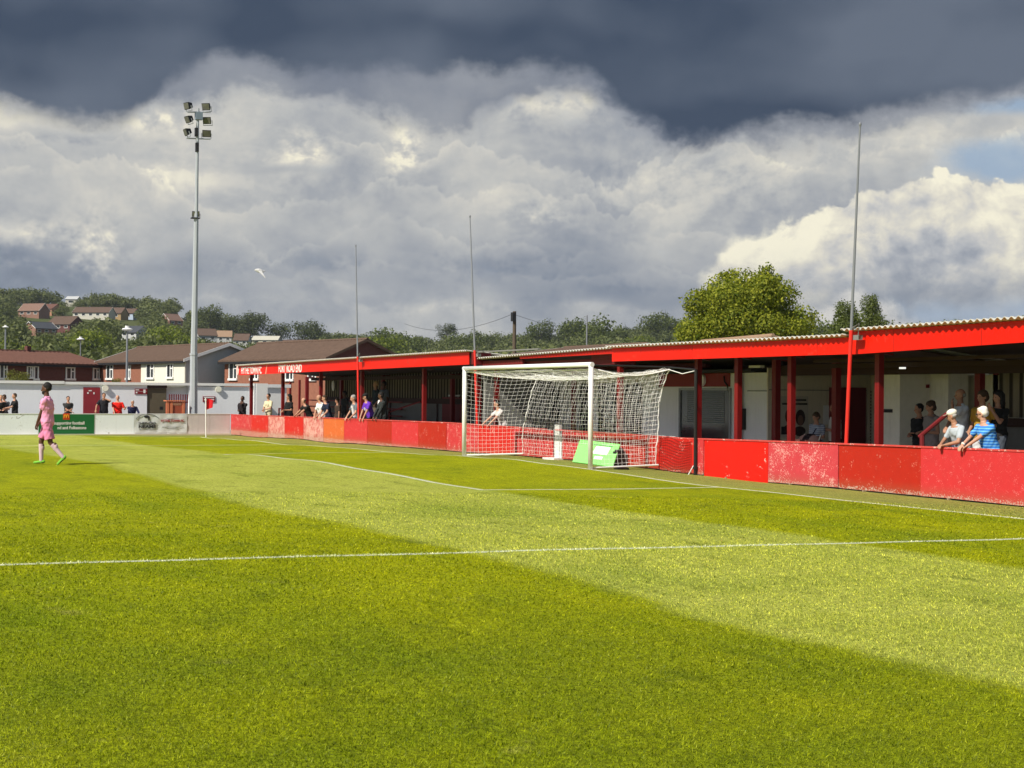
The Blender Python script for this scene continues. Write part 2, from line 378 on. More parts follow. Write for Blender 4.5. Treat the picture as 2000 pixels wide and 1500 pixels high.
black = mat('black', (.012, .012, .012), .5, .4)
glass = mat('window_dark', (.03, .035, .04), .12, .6, var=.3)
concrete = mat('concrete', (.28, .27, .25), .9, .2, var=.2, vscale=3, bump=.3)

# ---------------------------------------------------------------- turf colour shared by the ground and the blades
def turf_color(T, P):
    x, y, z = T.sep(P)
    # mowing bands 5.5 m wide parallel to the goal line, wavering edges
    wv = T.math('MULTIPLY', T.math('SUBTRACT', T.noise(P, .35, 3, .6), .5), 1.0)
    wf = T.math('MULTIPLY', T.math('SUBTRACT', T.noise(P, 9., 2, .6), .5), .35)
    yy = T.math('ADD', T.math('ADD', y, wv), wf)
    ph = T.math('MODULO', T.math('ADD', yy, 110.), 11.)                        # 0..5.5 dark, 5.5..11 light
    light = T.math('MULTIPLY', T.math('MULTIPLY', T.smooth(ph, 5.3, 5.7), T.smooth(ph, 11., 10.6)), T.smooth(yy, 11.3, 11.))
    darkc, lightc = (.135, .200, .004), (.285, .340, .055)
    big = T.noise(T.scale(P, (1., 1., 1.)), .22, 3, .6)
    med = T.noise(T.scale(P, (.55, 1.2, 1.)), 1.5, 5, .65)
    med2 = T.noise(P, .7, 4, .65)
    dcol = T.mix(med2, (.215, .265, .001), (.50, .505, .003))
    lcol = T.mix(med2, (.37, .415, .045), (.58, .60, .115))
    c = T.mix(light, dcol, lcol)
    c = T.mix(T.math('MULTIPLY', T.smooth(T.noise(T.scale(P, (.35, 1., 1.)), .45, 4, .6), .46, .66), .30), c, T.mix(light, (.13, .22, .004), (.25, .33, .03)))
    c = T.mix(T.math('MULTIPLY', T.smooth(big, .50, .72), .35), c, (.15, .24, .010))
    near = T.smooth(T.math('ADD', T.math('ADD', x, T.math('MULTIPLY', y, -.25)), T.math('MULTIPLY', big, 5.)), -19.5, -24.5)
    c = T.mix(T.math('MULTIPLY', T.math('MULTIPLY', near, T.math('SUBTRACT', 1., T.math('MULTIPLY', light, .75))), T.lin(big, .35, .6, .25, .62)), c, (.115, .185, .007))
    c = T.mix(T.math('MULTIPLY', T.smooth(med, .52, .76), .55), c, (.085, .13, .006))
    c = T.mix(T.math('MULTIPLY', T.smooth(T.noise(P, 1.1, 5, .7), .60, .75), .35), c, (.48, .43, .13))
    cl = T.noise(P, 24., 3, .65); cl2 = T.noise(T.scale(P, (1., 1., 1.)), 9., 2, .6)
    k_ = T.math('MULTIPLY', T.lin(cl, .34, .66, .74, 1.28), T.lin(cl2, .3, .7, .88, 1.12))
    c = T.vmath('MULTIPLY', c, T.comb(k_, k_, k_))
    # worn, duller ground behind the goal line and in the goal mouth
    worn = T.math('MULTIPLY', T.smooth(yy, .1, -.5), .55)
    c = T.mix(worn, c, T.mix(med, (.17, .19, .05), (.30, .29, .11)))
    far = T.smooth(x, 37.2, 37.8)
    c = T.mix(T.math('MULTIPLY', far, .5), c, (.17, .20, .05))
    # painted lines
    def seg(coord, c0, other, o0, o1, w=.055):
        a = T.math('ABSOLUTE', T.math('SUBTRACT', T.math('ADD', coord, T.math('MULTIPLY', wf, .09)), c0))
        m = T.smooth(a, w+.025, w-.01)
        m = T.math('MULTIPLY', m, T.math('GREATER_THAN', other, o0-.06)); return T.math('MULTIPLY', m, T.math('LESS_THAN', other, o1+.06))
    L = None
    for s in ((y, 0, x, -30, 37.2), (y, 5.5, x, -5.56, 13.0), (x, -5.56, y, 0, 5.5), (x, 13.0, y, 0, 5.5), (x, -16.56, y, 0, 16.5), (x, 24., y, 0, 16.5), (y, 16.5, x, -16.56, 24.), (x, 37.2, y, 0, 60)):
        m = seg(*s); L = m if L is None else T.math('MAXIMUM', L, m)
    fade = T.lin(T.noise(P, 14, 3, .7), .3, .6, .65, 1.)
    c = T.mix(T.math('MULTIPLY', L, fade), c, (.78, .82, .62))
    return c, L
def turf_material(name, blades):
    m = bpy.data.materials.new(name); m.use_nodes = True; T = NT(m.node_tree); b = T.n['Principled BSDF']
    geo = T.new('ShaderNodeNewGeometry'); P = geo.outputs['Position']
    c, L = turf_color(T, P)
    x, y, z = T.sep(P)
    if blades:
        r = geo.outputs['Random Per Island']
        c = T.mix(.75, c, T.mix(T.math('POWER', r, 1.3), T.vmath('MULTIPLY', c, (.22, .34, .15)), T.vmath('MULTIPLY', c, (2.0, 1.8, 1.5))))
        T.l.new(c, b.inputs['Base Color']); b.inputs['Roughness'].default_value = .55; b.inputs['Specular IOR Level'].default_value = .25
        tr = T.new('ShaderNodeBsdfTranslucent'); T.l.new(T.vmath('MULTIPLY', c, (1.1, 1.2, .6)), tr.inputs[0])
        ms = T.new('ShaderNodeMixShader'); ms.inputs[0].default_value = .35
        T.l.new(b.outputs[0], ms.inputs[1]); T.l.new(tr.outputs[0], ms.inputs[2]); T.l.new(ms.outputs[0], T.n['Material Output'].inputs[0])
    else:
        f = T.noise(T.scale(P, (1, 1.6, 1)), 26, 5, .7)
        f2 = T.noise(P, 95, 3, .7)
        k = T.math('MULTIPLY', T.lin(f, .3, .7, .50, 1.40), T.lin(f2, .3, .7, .45, 1.35))
        c = T.vmath('MULTIPLY', c, T.comb(k, k, k))
        # outside the ground: paving behind the barrier, rough grass and fields farther off
        out = T.math('MAXIMUM', T.math('MAXIMUM', T.smooth(y, -2.02, -2.04), T.smooth(x, 39.24, 39.26)), T.smooth(y, 85, 86))
        r = T.vmath('LENGTH', P)
        field = T.mix(T.noise(P, .02, 3, .5), (.05, .07, .02), (.10, .11, .04))
        oc = T.mix(T.smooth(r, 55, 70), T.mix(T.noise(P, 3, 4, .6), (.20, .19, .17), (.30, .29, .27)), field)
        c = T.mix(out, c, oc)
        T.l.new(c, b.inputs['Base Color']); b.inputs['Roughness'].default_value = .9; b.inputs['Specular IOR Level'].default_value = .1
        bn = T.new('ShaderNodeBump'); bn.inputs['Strength'].default_value = .8; bn.inputs['Distance'].default_value = .04
        T.l.new(T.math('ADD', f, T.math('MULTIPLY', f2, .5)), bn.inputs['Height']); T.l.new(bn.outputs[0], b.inputs['Normal'])
    return m
def grid_mesh(name, xs, ys, zf):
    X, Y = np.meshgrid(xs, ys, indexing='ij'); Z = zf(X, Y); nx, ny = len(xs), len(ys)
    co_ = np.stack([X, Y, Z], -1).reshape(-1, 3); i = np.arange(nx*ny).reshape(nx, ny)
    f = np.stack([i[:-1, :-1], i[1:, :-1], i[1:, 1:], i[:-1, 1:]], -1).reshape(-1, 4)
    return np_mesh(name, co_, f)
def np_mesh(name, v, f, smooth=True):
    me = bpy.data.meshes.new(name); v = np.asarray(v, np.float32); f = np.asarray(f, np.int32); k = f.shape[1]
    me.vertices.add(len(v)); me.vertices.foreach_set('co', v.ravel())
    me.loops.add(f.size); me.loops.foreach_set('vertex_index', f.ravel())
    me.polygons.add(len(f)); me.polygons.foreach_set('loop_start', np.arange(0, f.size, k, dtype=np.int32))
    me.polygons.foreach_set('loop_total', np.full(len(f), k, np.int32))
    me.polygons.foreach_set('use_smooth', np.full(len(f), smooth)); me.update(calc_edges=True); me.validate(); return me
xs = np.concatenate([-np.geomspace(2500, 45, 24), np.arange(-44, 60, .8), np.geomspace(60, 6000, 90)])
ys = np.concatenate([-np.geomspace(4000, 26, 70), np.arange(-25, 45, .8), np.geomspace(45, 5000, 60)])
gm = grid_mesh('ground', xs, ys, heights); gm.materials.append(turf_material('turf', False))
ground = bpy.data.objects.new('ground', gm); C.objects.link(ground); ground['kind'] = 'structure'

# grass blades of the near pitch: one uncountable mass
def grass_blades():
    vs = []; n_tot = 0
    bands = [(5.5, 9, 3600, .0036), (9, 13, 2100, .0050), (13, 19, 900, .0075), (19, 28, 300, .011)]
    for d0, d1, dens, wd in bands:
        n = int(dens*.5*(d1*d1-d0*d0)*.80)
        d = np.sqrt(rng.uniform(d0*d0, d1*d1, n)); t = rng.uniform(-.40, .40, n)
        ang = -YAW - t
        X = CAM.x + d*np.cos(ang); Y = CAM.y + d*np.sin(ang)
        ok = (Y > -1.95)
        X, Y = X[ok], Y[ok]; n = len(X)
        Z = heights(X, Y) - .004
        h = rng.uniform(.012, .027, n)*np.where(rng.random(n) < .015, 1.6, 1.); w_ = wd*rng.uniform(.6, 1.2, n)
        a = rng.uniform(0, 2*math.pi, n); lean = rng.uniform(.2, 1.1, n)*h
        la = rng.uniform(0, 2*math.pi, n)
        # mowing direction combs the blades
        nap = np.where(((Y+110) % 11) > 5.5, 1., -1.)
        lx = np.cos(la)*lean + nap*.007; ly = np.sin(la)*lean
        cx, sx_ = np.cos(a)*w_, np.sin(a)*w_
        p0 = np.stack([X-cx, Y-sx_, Z], -1); p1 = np.stack([X+cx, Y+sx_, Z], -1)
        p2 = np.stack([X+lx, Y+ly, Z+h], -1)
        vs.append(np.stack([p0, p1, p2], 1).reshape(-1, 3)); n_tot += n
    v = np.concatenate(vs); f = np.arange(len(v)).reshape(-1, 3)
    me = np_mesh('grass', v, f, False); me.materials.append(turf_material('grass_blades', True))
    o = bpy.data.objects.new('grass', me); C.objects.link(o); props(o, 'short mown green grass of the football pitch', 'grass', kind='stuff')
grass_blades()

# ---------------------------------------------------------------- grandstand behind the goal
def yat(px, X, z=.3):
    lo, hi = -40., 60.
    for _ in range(40):
        mm = (lo+hi)/2
        if proj((X, mm, z))[0] < px: hi = mm
        else: lo = mm
    return lo
YB = -2.0                                   # pitch-side face line of the barrier boards
YF = -2.3                                   # fascia plane
corr = mat('corrugated_sheet', (.30, .26, .19), .8, .2, var=.25, vscale=2, streak=.3)
def groove_shade(m, pitch):                     # shade of the grooves, painted into the sheet's colour
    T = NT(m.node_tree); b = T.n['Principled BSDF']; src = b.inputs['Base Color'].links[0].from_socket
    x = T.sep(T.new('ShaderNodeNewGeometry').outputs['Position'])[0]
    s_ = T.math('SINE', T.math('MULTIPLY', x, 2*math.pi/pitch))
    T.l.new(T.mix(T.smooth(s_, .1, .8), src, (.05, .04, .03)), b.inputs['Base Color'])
groove_shade(corr, .30)
roofsheet = mat('roof_sheet', (.62, .60, .54), .7, .3, var=.15, streak=.2)
greypanel = mat('grey_panel', (.20, .20, .19), .8, .2, var=.15, streak=.2)
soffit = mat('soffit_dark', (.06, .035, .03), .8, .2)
stand = empty('grandstand', (12, -4, gz(12, -4)), 'long low red roofed standing terrace along the goal line behind the white goal', 'grandstand')
fasred = mat('fascia_paint', (.76, .010, .001), .5, .3, var=.10, vscale=1.2, wear=(.02, 5, (.60, .03, .015)), streak=.0)
def board_joints(m, w=2.44):                  # the fascia is made of boards: each a shade different, a dark joint between
    T = NT(m.node_tree); b = T.n['Principled BSDF']; src = b.inputs['Base Color'].links[0].from_socket
    x = T.sep(T.new('ShaderNodeNewGeometry').outputs['Position'])[0]; q = T.math('DIVIDE', T.math('ADD', x, 40.), w)
    wn = T.new('ShaderNodeTexWhiteNoise', noise_dimensions='1D'); T.l.new(T.math('FLOOR', q), wn.inputs['W'])
    k = T.math('ADD', .86, T.math('MULTIPLY', wn.outputs[0], .2)); c = T.vmath('MULTIPLY', src, T.comb(k, k, k))
    f = T.math('FRACT', q); c = T.mix(T.math('MULTIPLY', T.math('LESS_THAN', f, .008), .55), c, (.12, .006, .003)); T.l.new(c, b.inputs['Base Color'])
board_joints(fasred)
def corrugated(x0, x1, y, z0, z1, pitch=.15, amp=.02, along='x'):
    m = MB(); n = int(abs(x1-x0)/(pitch/4))
    for i in range(n+1):
        x = x0+(x1-x0)*i/n; o = amp*math.sin(2*math.pi*i/4)
        m.v += [(x, y+o, z0), (x, y+o, z1)]
    for i in range(n): m.f.append((2*i, 2*i+2, 2*i+3, 2*i+1))
    return m
def roof(x0, x1, zf0, zf1, yf, yb, drop, pitch=.15):
    """corrugated roof from the front edge (height zf0..zf1 along x) falling by drop to the back"""
    m = MB(); n = int(abs(x1-x0)/(pitch/6)); t = .012
    for i in range(n+1):
        x = x0+(x1-x0)*i/n; z = zf0+(zf1-zf0)*i/n; o = .026*math.sin(2*math.pi*i/6)
        m.v += [(x, yf, z+o), (x, yb, z+o-drop), (x, yf, z+o-t), (x, yb, z+o-drop-t)]
    for i in range(n):
        a, b = 4*i, 4*i+4
        m.f += [(a, b, b+1, a+1), (a+2, a+3, b+3, b+2), (a, a+2, b+2, b), (a+1, b+1, b+3, a+3)]
    return m
# (x0, x1, fascia bottom at x0, x1, fascia top at x0, x1)
FS = [(39.0, 12.2, 2.57, 2.72, 3.0, 3.12), (2.97, -6.9, 2.67, 2.67, 3.02, 3.02), (-6.9, -15.5, 2.66, 2.88, 3.13, 3.22)]
for k, (x0, x1, b0, b1, t0, t1) in enumerate(FS):
    m = MB(); m.hexa([(x0, YF, b0), (x0, YF-.03, b0), (x1, YF-.03, b1), (x1, YF, b1), (x0, YF, t0), (x0, YF-.03, t0), (x1, YF-.03, t1), (x1, YF, t1)])
    part('fascia', m, fasred, stand)
    part('roof', roof(x0+.1, x1-(.1 if k != 1 else 0), t0+.055, t1+.055, YF+.16, -8.4 if k else -6.6, .62 if k else .40, .15 if k == 0 else .17), roofsheet, stand)
    yb_ = -8.35 if k else -6.55; dz = .62 if k else .40
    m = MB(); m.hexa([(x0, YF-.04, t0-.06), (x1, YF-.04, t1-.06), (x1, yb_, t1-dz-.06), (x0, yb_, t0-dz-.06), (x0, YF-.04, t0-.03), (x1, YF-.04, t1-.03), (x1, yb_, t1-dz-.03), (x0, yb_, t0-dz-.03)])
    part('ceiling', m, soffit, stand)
    m = MB(); m.hexa([(x0, YF-.032, b0+.02), (x0, YF-.12, b0+.02), (x1, YF-.12, b1+.02), (x1, YF-.032, b1+.02), (x0, YF-.032, b0+.2), (x0, YF-.12, b0+.2), (x1, YF-.12, b1+.2), (x1, YF-.032, b1+.2)])
    part('beam', m, soffit, stand)
    if k != 1:
        m = MB()
        m.box(min(x0, x1), max(x0, x1), -6.15 if k == 0 else -8.3, -5.95 if k == 0 else -8.15, 2.35, 2.5); part('beam', m, soffit, stand)
# setback centre bay: roof starts farther back
YK = -2.6
k0, k1 = onY(1015, 696, YK), onY(1196, 681.5, YK); kb0, kb1 = onY(1015, 701, YK), onY(1196, 691, YK)
part('roof', roof(12.1, 2.9, k0.z+.05+(k0.z-k1.z)/(k0.x-k1.x)*(12.1-k0.x), k1.z+.05, YK+.1, -8.0, .5, .17), roofsheet, stand)
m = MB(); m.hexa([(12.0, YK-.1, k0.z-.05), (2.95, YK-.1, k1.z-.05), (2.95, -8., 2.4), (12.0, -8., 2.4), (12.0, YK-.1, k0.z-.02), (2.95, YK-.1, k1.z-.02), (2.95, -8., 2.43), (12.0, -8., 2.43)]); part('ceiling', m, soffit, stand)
m = MB(); m.hexa([(k0.x, YK, kb0.z), (k0.x, YK-.04, kb0.z), (k1.x, YK-.04, kb1.z), (k1.x, YK, kb1.z), (k0.x, YK, k0.z), (k0.x, YK-.04, k0.z), (k1.x, YK-.04, k1.z), (k1.x, YK, k1.z)])
part('fascia', m, mat('strip_red', (.50, .010, .004), .5, .3), stand, 'narrow set back red strip above the goal')
m = MB(); m.box(2.98, 12.1, -3.0, -2.86, 2.62, 2.78); m.box(2.98, 12.1, -5.5, -5.3, 2.55, 2.9); m.box(12.0, 12.12, -3.0, -2.36, 2.72, 3.1); m.box(2.9, 3.05, -3.0, -2.36, 2.6, 2.98); m.box(k0.x, 12.0, YK-.2, YK-.1, k0.z-.3, k0.z-.1)
part('beam', m, maroon, stand)
m = MB(); m.box(11.9, 12.08, -2.9, -2.36, 3.13, 3.17); m.box(7.6, 12.0, -2.55, -2.45, 3.10, 3.14); part('beam', m, greypanel, stand)
m = MB(); m.box(3.0, 5.0, -2.9, -2.8, 2.78, 2.98); part('board', m, maroon, stand)
# columns
def column(px, Y, top, w=.13, name='column'):
    x = Xat(px, Y, 1.2); z = gz(x, Y)
    m = MB(); m.box(x-w*.55, x+w*.55, Y-w, Y+w*.0, z-.02, top); m.box(x-w*1.0, x+w*1.0, Y-w*1.3, Y+w*.3, z-.02, z+.02)
    m.hexa([(x-.03, Y-.42, top-.04), (x+.03, Y-.42, top-.04), (x+.03, Y-.36, top-.04), (x-.03, Y-.36, top-.04), (x-.03, Y-.42, top), (x+.03, Y-.42, top), (x+.03, Y-.10, top), (x-.03, Y-.10, top)])
    return part(name, m, redpost, stand)
for px in (488, 549.7, 623.6, 704, 825): column(px, -2.9, 2.66)
for px in (931, 966): column(px, -2.9, 2.76)
for px in (1207, 1359, 1437, 1541, 1712): column(px, -2.9, 2.70)
for px, Y in ((596.5, -6.0), (664, -6.0), (745, -6.0), (880, -6.0), (1117.6, -5.3), (1510.7, -4.3), (1628, -4.6), (1908, -5.6), (1944, -7.2)): column(px, Y, 2.55 if Y < -5 else 2.68, .15)
# floor with three low steps
m = MB()
xa, xb = 41.0, -22.0
m.box(xb, xa, -3.2, -2.16, -.6, -.13)
part('floor', m, concrete, stand)
m = MB()
for i in range(3): m.box(12.5, 37.0, -8.0, -3.4-i*.75, -.5, .05+i*.14)
part('terrace_step', m, concrete, stand)
# left back wall: corrugated above, grey panels below
xL, xR = 37.2, 12.3
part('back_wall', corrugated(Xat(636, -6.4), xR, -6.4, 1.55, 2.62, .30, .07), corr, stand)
m = MB(); m.box(xR, Xat(636, -6.4), -6.5, -6.42, -.3, 1.35); part('back_wall', m, greypanel, stand)
m = MB(); m.box(xR, Xat(636, -6.4), -6.4, -6.3, 1.35, 1.56)
for x in (16.2, 19.5, 21.0, 24.2, 29.4): m.box(x-.04, x+.04, -6.41, -6.36, -.2, 1.35)
part('rail', m, soffit, stand)
m = MB(); x = Xat(880, -6.3); m.box(x-1.1, x+.9, -6.41, -6.32, 0, 1.62); part('door', m, maroon, stand, 'dark maroon double door in the back wall')
m = MB(); m.box(x-.9, x+.1, -6.30, -6.24, 1.66, 1.72); part('strip_light', m, white, stand)
m = MB(); x = Xat(653, -6.3, 2.); m.ell((x, -6.25, 2.1), (.16, .06, .26)); part('wall_lamp', m, white, stand, smooth=True)
m = MB(); x = Xat(760, -4.6); z = .2
m.tube([(x-.0, -4.6, -.1), (x, -4.6, 1.0), (x-2.6, -4.9, 1.45)], .035, 6); part('handrail', m, maroon, stand)
m = MB(); x = Xat(545, -3.4); m.tube([(x, -3.4, -.1), (x, -3.4, 1.0), (x-1.2, -3.4, 1.0)], .04, 6)
# rails at the open left end
for zz in (.75, 1.05, 1.35): m.box(27.5, 41.0, -6.2, -6.14, zz, zz+.06)
for xx in (29.5, 33.0, 37.0, 40.6): m.box(xx-.04, xx+.04, -6.22, -6.14, -.3, 1.42)
part('handrail', m, maroon, stand)
# centre bay interior: white walls with dark doors and windows
zfl = -.15
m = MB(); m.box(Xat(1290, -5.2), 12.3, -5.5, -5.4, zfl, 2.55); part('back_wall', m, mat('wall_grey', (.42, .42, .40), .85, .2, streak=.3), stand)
m = MB(); m.box(12.2, 12.35, -6.5, -2.9, zfl, 2.4); part('side_wall', m, greypanel, stand)
for a, b, z0, z1 in ((985, 1052, -.1, 2.0), (1062, 1090, .9, 2.0), (1132, 1146, .2, 2.1)):
    m = MB(); m.box(Xat(b, -5.35), Xat(a, -5.35), -5.41, -5.33, z0, z1); part('door', m, dark, stand, 'dark opening seen through the goal net')
def window_block(a, b, z0, z1, Y, parent=stand, sill=True, blind=False, fm=None):
    x1, x0 = Xat(a, Y), Xat(b, Y); fr = MB(); t = .06
    fr.box(x0-t, x1+t, Y, Y+.05, z1, z1+t); fr.box(x0-t, x1+t, Y, Y+.05, z0-t, z0)
    fr.box(x0-t, x0, Y, Y+.05, z0, z1); fr.box(x1, x1+t, Y, Y+.05, z0, z1)
    if sill: fr.box(x0-.15, x1+.15, Y, Y+.12, z0-t-.06, z0-t)
    w_ = part('window', fr, fm or white, parent)
    p = MB(); p.box(x0, x1, Y+.002, Y+.012, z0, z1); part('pane', p, glass, w_)
    if blind:
        s = MB(); n = 16
        for i in range(n):
            z = z1-.04-i*(z1-z0)*.62/n; s.hexa([(x0+.25, Y+.014, z-.02), (x1-.35, Y+.014, z-.02), (x1-.35, Y+.03, z), (x0+.25, Y+.03, z), (x0+.25, Y+.014, z-.012), (x1-.35, Y+.014, z-.012), (x1-.35, Y+.03, z+.008), (x0+.25, Y+.03, z+.008)])
        part('blind', s, mat('blind', (.12, .14, .15), .6), w_)
    return w_
# clubhouse block at the right of the goal
YC = -4.9
xA, xB = Xat(1150, YC), Xat(1497, YC)
m = MB(); m.box(xB, xA, -8.2, YC, zfl, 2.38); club = part('clubhouse_wall', m, offwhite, stand)
m = MB(); m.box(xB+.3, xA+.2, -7.5, YC+.28, 2.39, 2.47); part('clubhouse_roof', m, dark, stand)
window_block(1172, 1202, .62, 2.05, YC, fm=dark); window_block(1223, 1252, .62, 2.05, YC, fm=dark)
window_block(1330, 1426, .52, 1.92, YC, blind=True, fm=mat('frame_grey', (.30, .31, .32), .6))
m = MB(); m.box(Xat(1426, YC), Xat(1288, YC), YC, YC+.03, 2.02, 2.38); part('board', m, mat('maroon_board', (.24, .02, .018), .6, streak=.2), stand)
m = MB(); m.tube([(Xat(1450, YC), YC+.08, zfl), (Xat(1450, YC), YC+.08, 2.36)], .055, 8); m.box(Xat(1457, YC), Xat(1447, YC), YC, YC+.14, .9, 1.45)
part('drainpipe', m, black, stand)
m = MB(); x = Xat(1368, YC+.1, 2.2); m.tube([(x, YC, 2.2), (x, YC+.1, 2.2)], .17, 16); part('wall_lamp', m, white, stand, 'round white lamp on the maroon board', smooth=False)
m = MB(); x = Xat(1418, YC); m.tube([(x+.05, YC+.05, 2.3), (x, YC+.06, 2.15), (x-.12, YC+.05, 2.05), (x-.12, YC+.03, 1.9)], .022, 6); part('cable', m, black, stand)
m = MB(); m.box(Xat(1486, YC+.2), Xat(1464, YC+.2), YC+.1, YC+.24, 2.50, 2.56); part('vent', m, white, stand)
m = MB(); m.box(Xat(1430, YC), Xat(1390, YC), YC, YC+.4, .1, .16); m.box(Xat(1427, YC), Xat(1420, YC), YC+.05, YC+.35, -.15, .1); m.box(Xat(1400, YC), Xat(1393, YC), YC+.05, YC+.35, -.15, .1)
part('shelf', m, mat('green_shelf', (.20, .27, .20), .7), stand)
# joint line trim on the white wall
m = MB(); m.box(xB+.0, Xat(1460, YC), YC, YC+.02, 1.90, 1.92); part('trim', m, greypanel, stand)
# side wall of the clubhouse facing along the stand, with poster and door; back wall behind
YR = -8.2
def ysd(px): return yat(px, xB)
xr0, xr1 = Xat(1762, YR), xB-.003
m = MB(); m.box(xB-.05, xB-.001, YR, YC-.001, zfl, 2.5); part('side_wall', m, beige, stand)
m = MB(); m.box(xr0-2, xB+.5, -8.35, YR-.002, zfl, 2.52); part('back_wall', m, beige, stand)
m = MB(); m.box(xB-.066, xB-.051, YR, YC-.03, 1.93, 1.95); part('trim', m, greypanel, stand)
dd = MB(); dd.box(xB-.10, xB-.051, ysd(1686), ysd(1616), zfl, 2.02); part('door', dd, maroon, stand, 'maroon double door in the beige side wall')
dd = MB(); dd.box(xB-.11, xB-.051, ysd(1694), ysd(1689), zfl, 2.0); part('trim', dd, beige, stand)
dd = MB()
for i in range(22): dd.box(xB-.09, xB-.051, ysd(1706), ysd(1696), .1+i*.085, .15+i*.085)
part('shutter', dd, mat('brown_shutter', (.16, .09, .07), .7), stand)
# white side building with louvred shutter
YS = -5.4
m = MB(); m.box(Xat(1757, YS), Xat(1722, YS), -8.1, YS, zfl, 2.42); m.box(Xat(1845, -6.2), Xat(1765, -6.2), -6.9, -6.3, zfl, 2.42); part('side_wall', m, mat('side_wall_white', (.74, .71, .62), .85, .2, streak=.2), stand)
m = MB(); m.box(Xat(1743, YS), Xat(1723, YS), YS, YS+.02, 1.42, 1.50); part('sign_strip', m, dark, stand)
YG = -7.2
m = MB(); m.box(Xat(1990, YG), Xat(1845, YG)+.6, -7.4, YG, zfl, 2.3); part('back_wall', m, mat('bright_back', (.85, .80, .64), .85, .2, streak=.2), stand)
m = MB()
for i in range(20): m.box(Xat(1800, -6.2), Xat(1783, -6.2), -6.29, -6.26, .5+i*.085, .55+i*.085)
part('shutter', m, greypanel, stand)
m = MB(); x = Xat(1802, -6.2); m.tube([(x+1., -6.2, 2.2), (x, -6.2, 2.2), (x, -6.2, .2)], .03, 6); m.box(x-.2, x+.3, -6.22, -6.17, 2.0, 2.08); part('frame', m, maroon, stand)
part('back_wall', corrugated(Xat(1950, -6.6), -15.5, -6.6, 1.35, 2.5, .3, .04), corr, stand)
m = MB(); m.box(-15.5, Xat(1955, -6.6), -6.75, -6.62, zfl, 1.15); part('back_wall', m, greypanel, stand)
m = MB(); m.box(-15.5, Xat(1950, -6.6), -6.7, -6.5, 1.15, 1.34); part('rail', m, soffit, stand)
# dark bulkhead under the back of the right roof
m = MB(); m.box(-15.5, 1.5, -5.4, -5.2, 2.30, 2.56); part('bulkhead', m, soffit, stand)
m = MB(); m.box(-15.0, -2, -4.6, -4.5, 2.45, 2.55); m.box(-15, -4, -3.7, -3.6, 2.55, 2.62); part('beam', m, soffit, stand)
m = MB(); x = Xat(1763, -4.4, 2.3); m.box(x-.07, x+.07, -4.43, -4.36, 2.40, 2.44)
lampm = bpy.data.materials.new('lamp_lit'); lampm.use_nodes = True; lb = lampm.node_tree.nodes['Principled BSDF']; lb.inputs['Emission Color'].default_value = (1, 1, .95, 1); lb.inputs['Emission Strength'].default_value = .7
part('ceiling_lamp', m, lampm, stand, 'small lit ceiling lamp')
# stair handrail
m = MB(); xa = Xat(1801, -3.0); xb2 = Xat(1862, -3.3)
m.tube([(xa, -3.0, -.15), (xa, -3.0, 1.02)], .05, 8); m.tube([(xa+.06, -2.98, .98), (xb2, -3.2, 1.5)], .045, 8); part('handrail', m, maroon, stand)
# posters and notices
def poster():
    X = xB-.055; y1, y0 = ysd(1530), ysd(1572)
    t = empty('poster', (X, (y0+y1)/2, .9), 'poster with two dark haired heads printed on it, hung on the beige wall', 'poster')
    m = MB(); m.box(X-.008, X, y0-.05, y1+.15, .72, 1.78); part('sheet', m, mat('poster_sheet', (.50, .47, .40), .8, var=.04), t)
    for a, b, z, h_ in ((y0+.02, y0+.42, 1.66, .045), (y0-.02, y1+.1, 1.56, .045), (y1-.06, y1+.12, .80, .2)): part('print_strip', MB().box(X-.014, X-.009, a, b, z, z+h_), dark, t)
    for cy, cz, s in ((y0+.20, 1.16, .8), (y0+.52, 1.2, .85)):
        m = MB(); m.ell((X-.012, cy, cz+.07), (.005, .19*s, .26*s)); m.ell((X-.011, cy+.02, cz-.28), (.005, .24*s, .16*s)); part('printed_hair', m, mat('poster_hair', (.05, .03, .025), .8), t, smooth=True)
        m = MB(); m.ell((X-.018, cy, cz), (.005, .11*s, .17*s)); part('printed_face', m, mat('poster_face', (.20, .11, .08), .8), t, smooth=True)
poster()
m = MB(); yy_ = ysd(1612); m.box(xB-.058, xB-.052, yy_-.12, yy_+.12, 1.05, 1.55); n_ = part('notice', m, white); props(n_, 'white paper notice pinned beside the maroon door', 'notice')
# fascia lettering
ax, upv = (-1, 0, -.0056), (0, 0, 1)
a = onY(471, 730.5, YF); b = onY(511, 729, YF)
lt = mat('letter_white', (.80, .76, .74), .6, .3, var=.03)
text('HYTHE TOWN FC', .46, (a.x, YF+.004, 2.64), ax, upv, lt, stand, sx=(a.x-b.x)/3.75, bold=.008)
a = onY(544, 727, YF); b = onY(592, 725, YF)
text('FORT ROAD END', .47, (a.x, YF+.004, 2.66), ax, upv, lt, stand, sx=(a.x-b.x)/3.9, bold=.008)
cx = onY(461, 722, YF).x; m = MB(); m.ell((cx-.3, YF+.01, 2.82), (.22, .012, .24)); part('club_crest', m, mat('crest_white', (.75, .5, .45), .6), stand, smooth=True)
m = MB(); cx = onY(522, 722, YF).x; m.prism([(cx+.3, YF+.003, 2.6), (cx+.14, YF+.003, 2.6), (cx-.02, YF+.003, 2.98), (cx+.12, YF+.003, 2.98)], (0, .004, 0)); part('club_crest', m, mat('crest_pink', (.8, .25, .18), .6), stand)

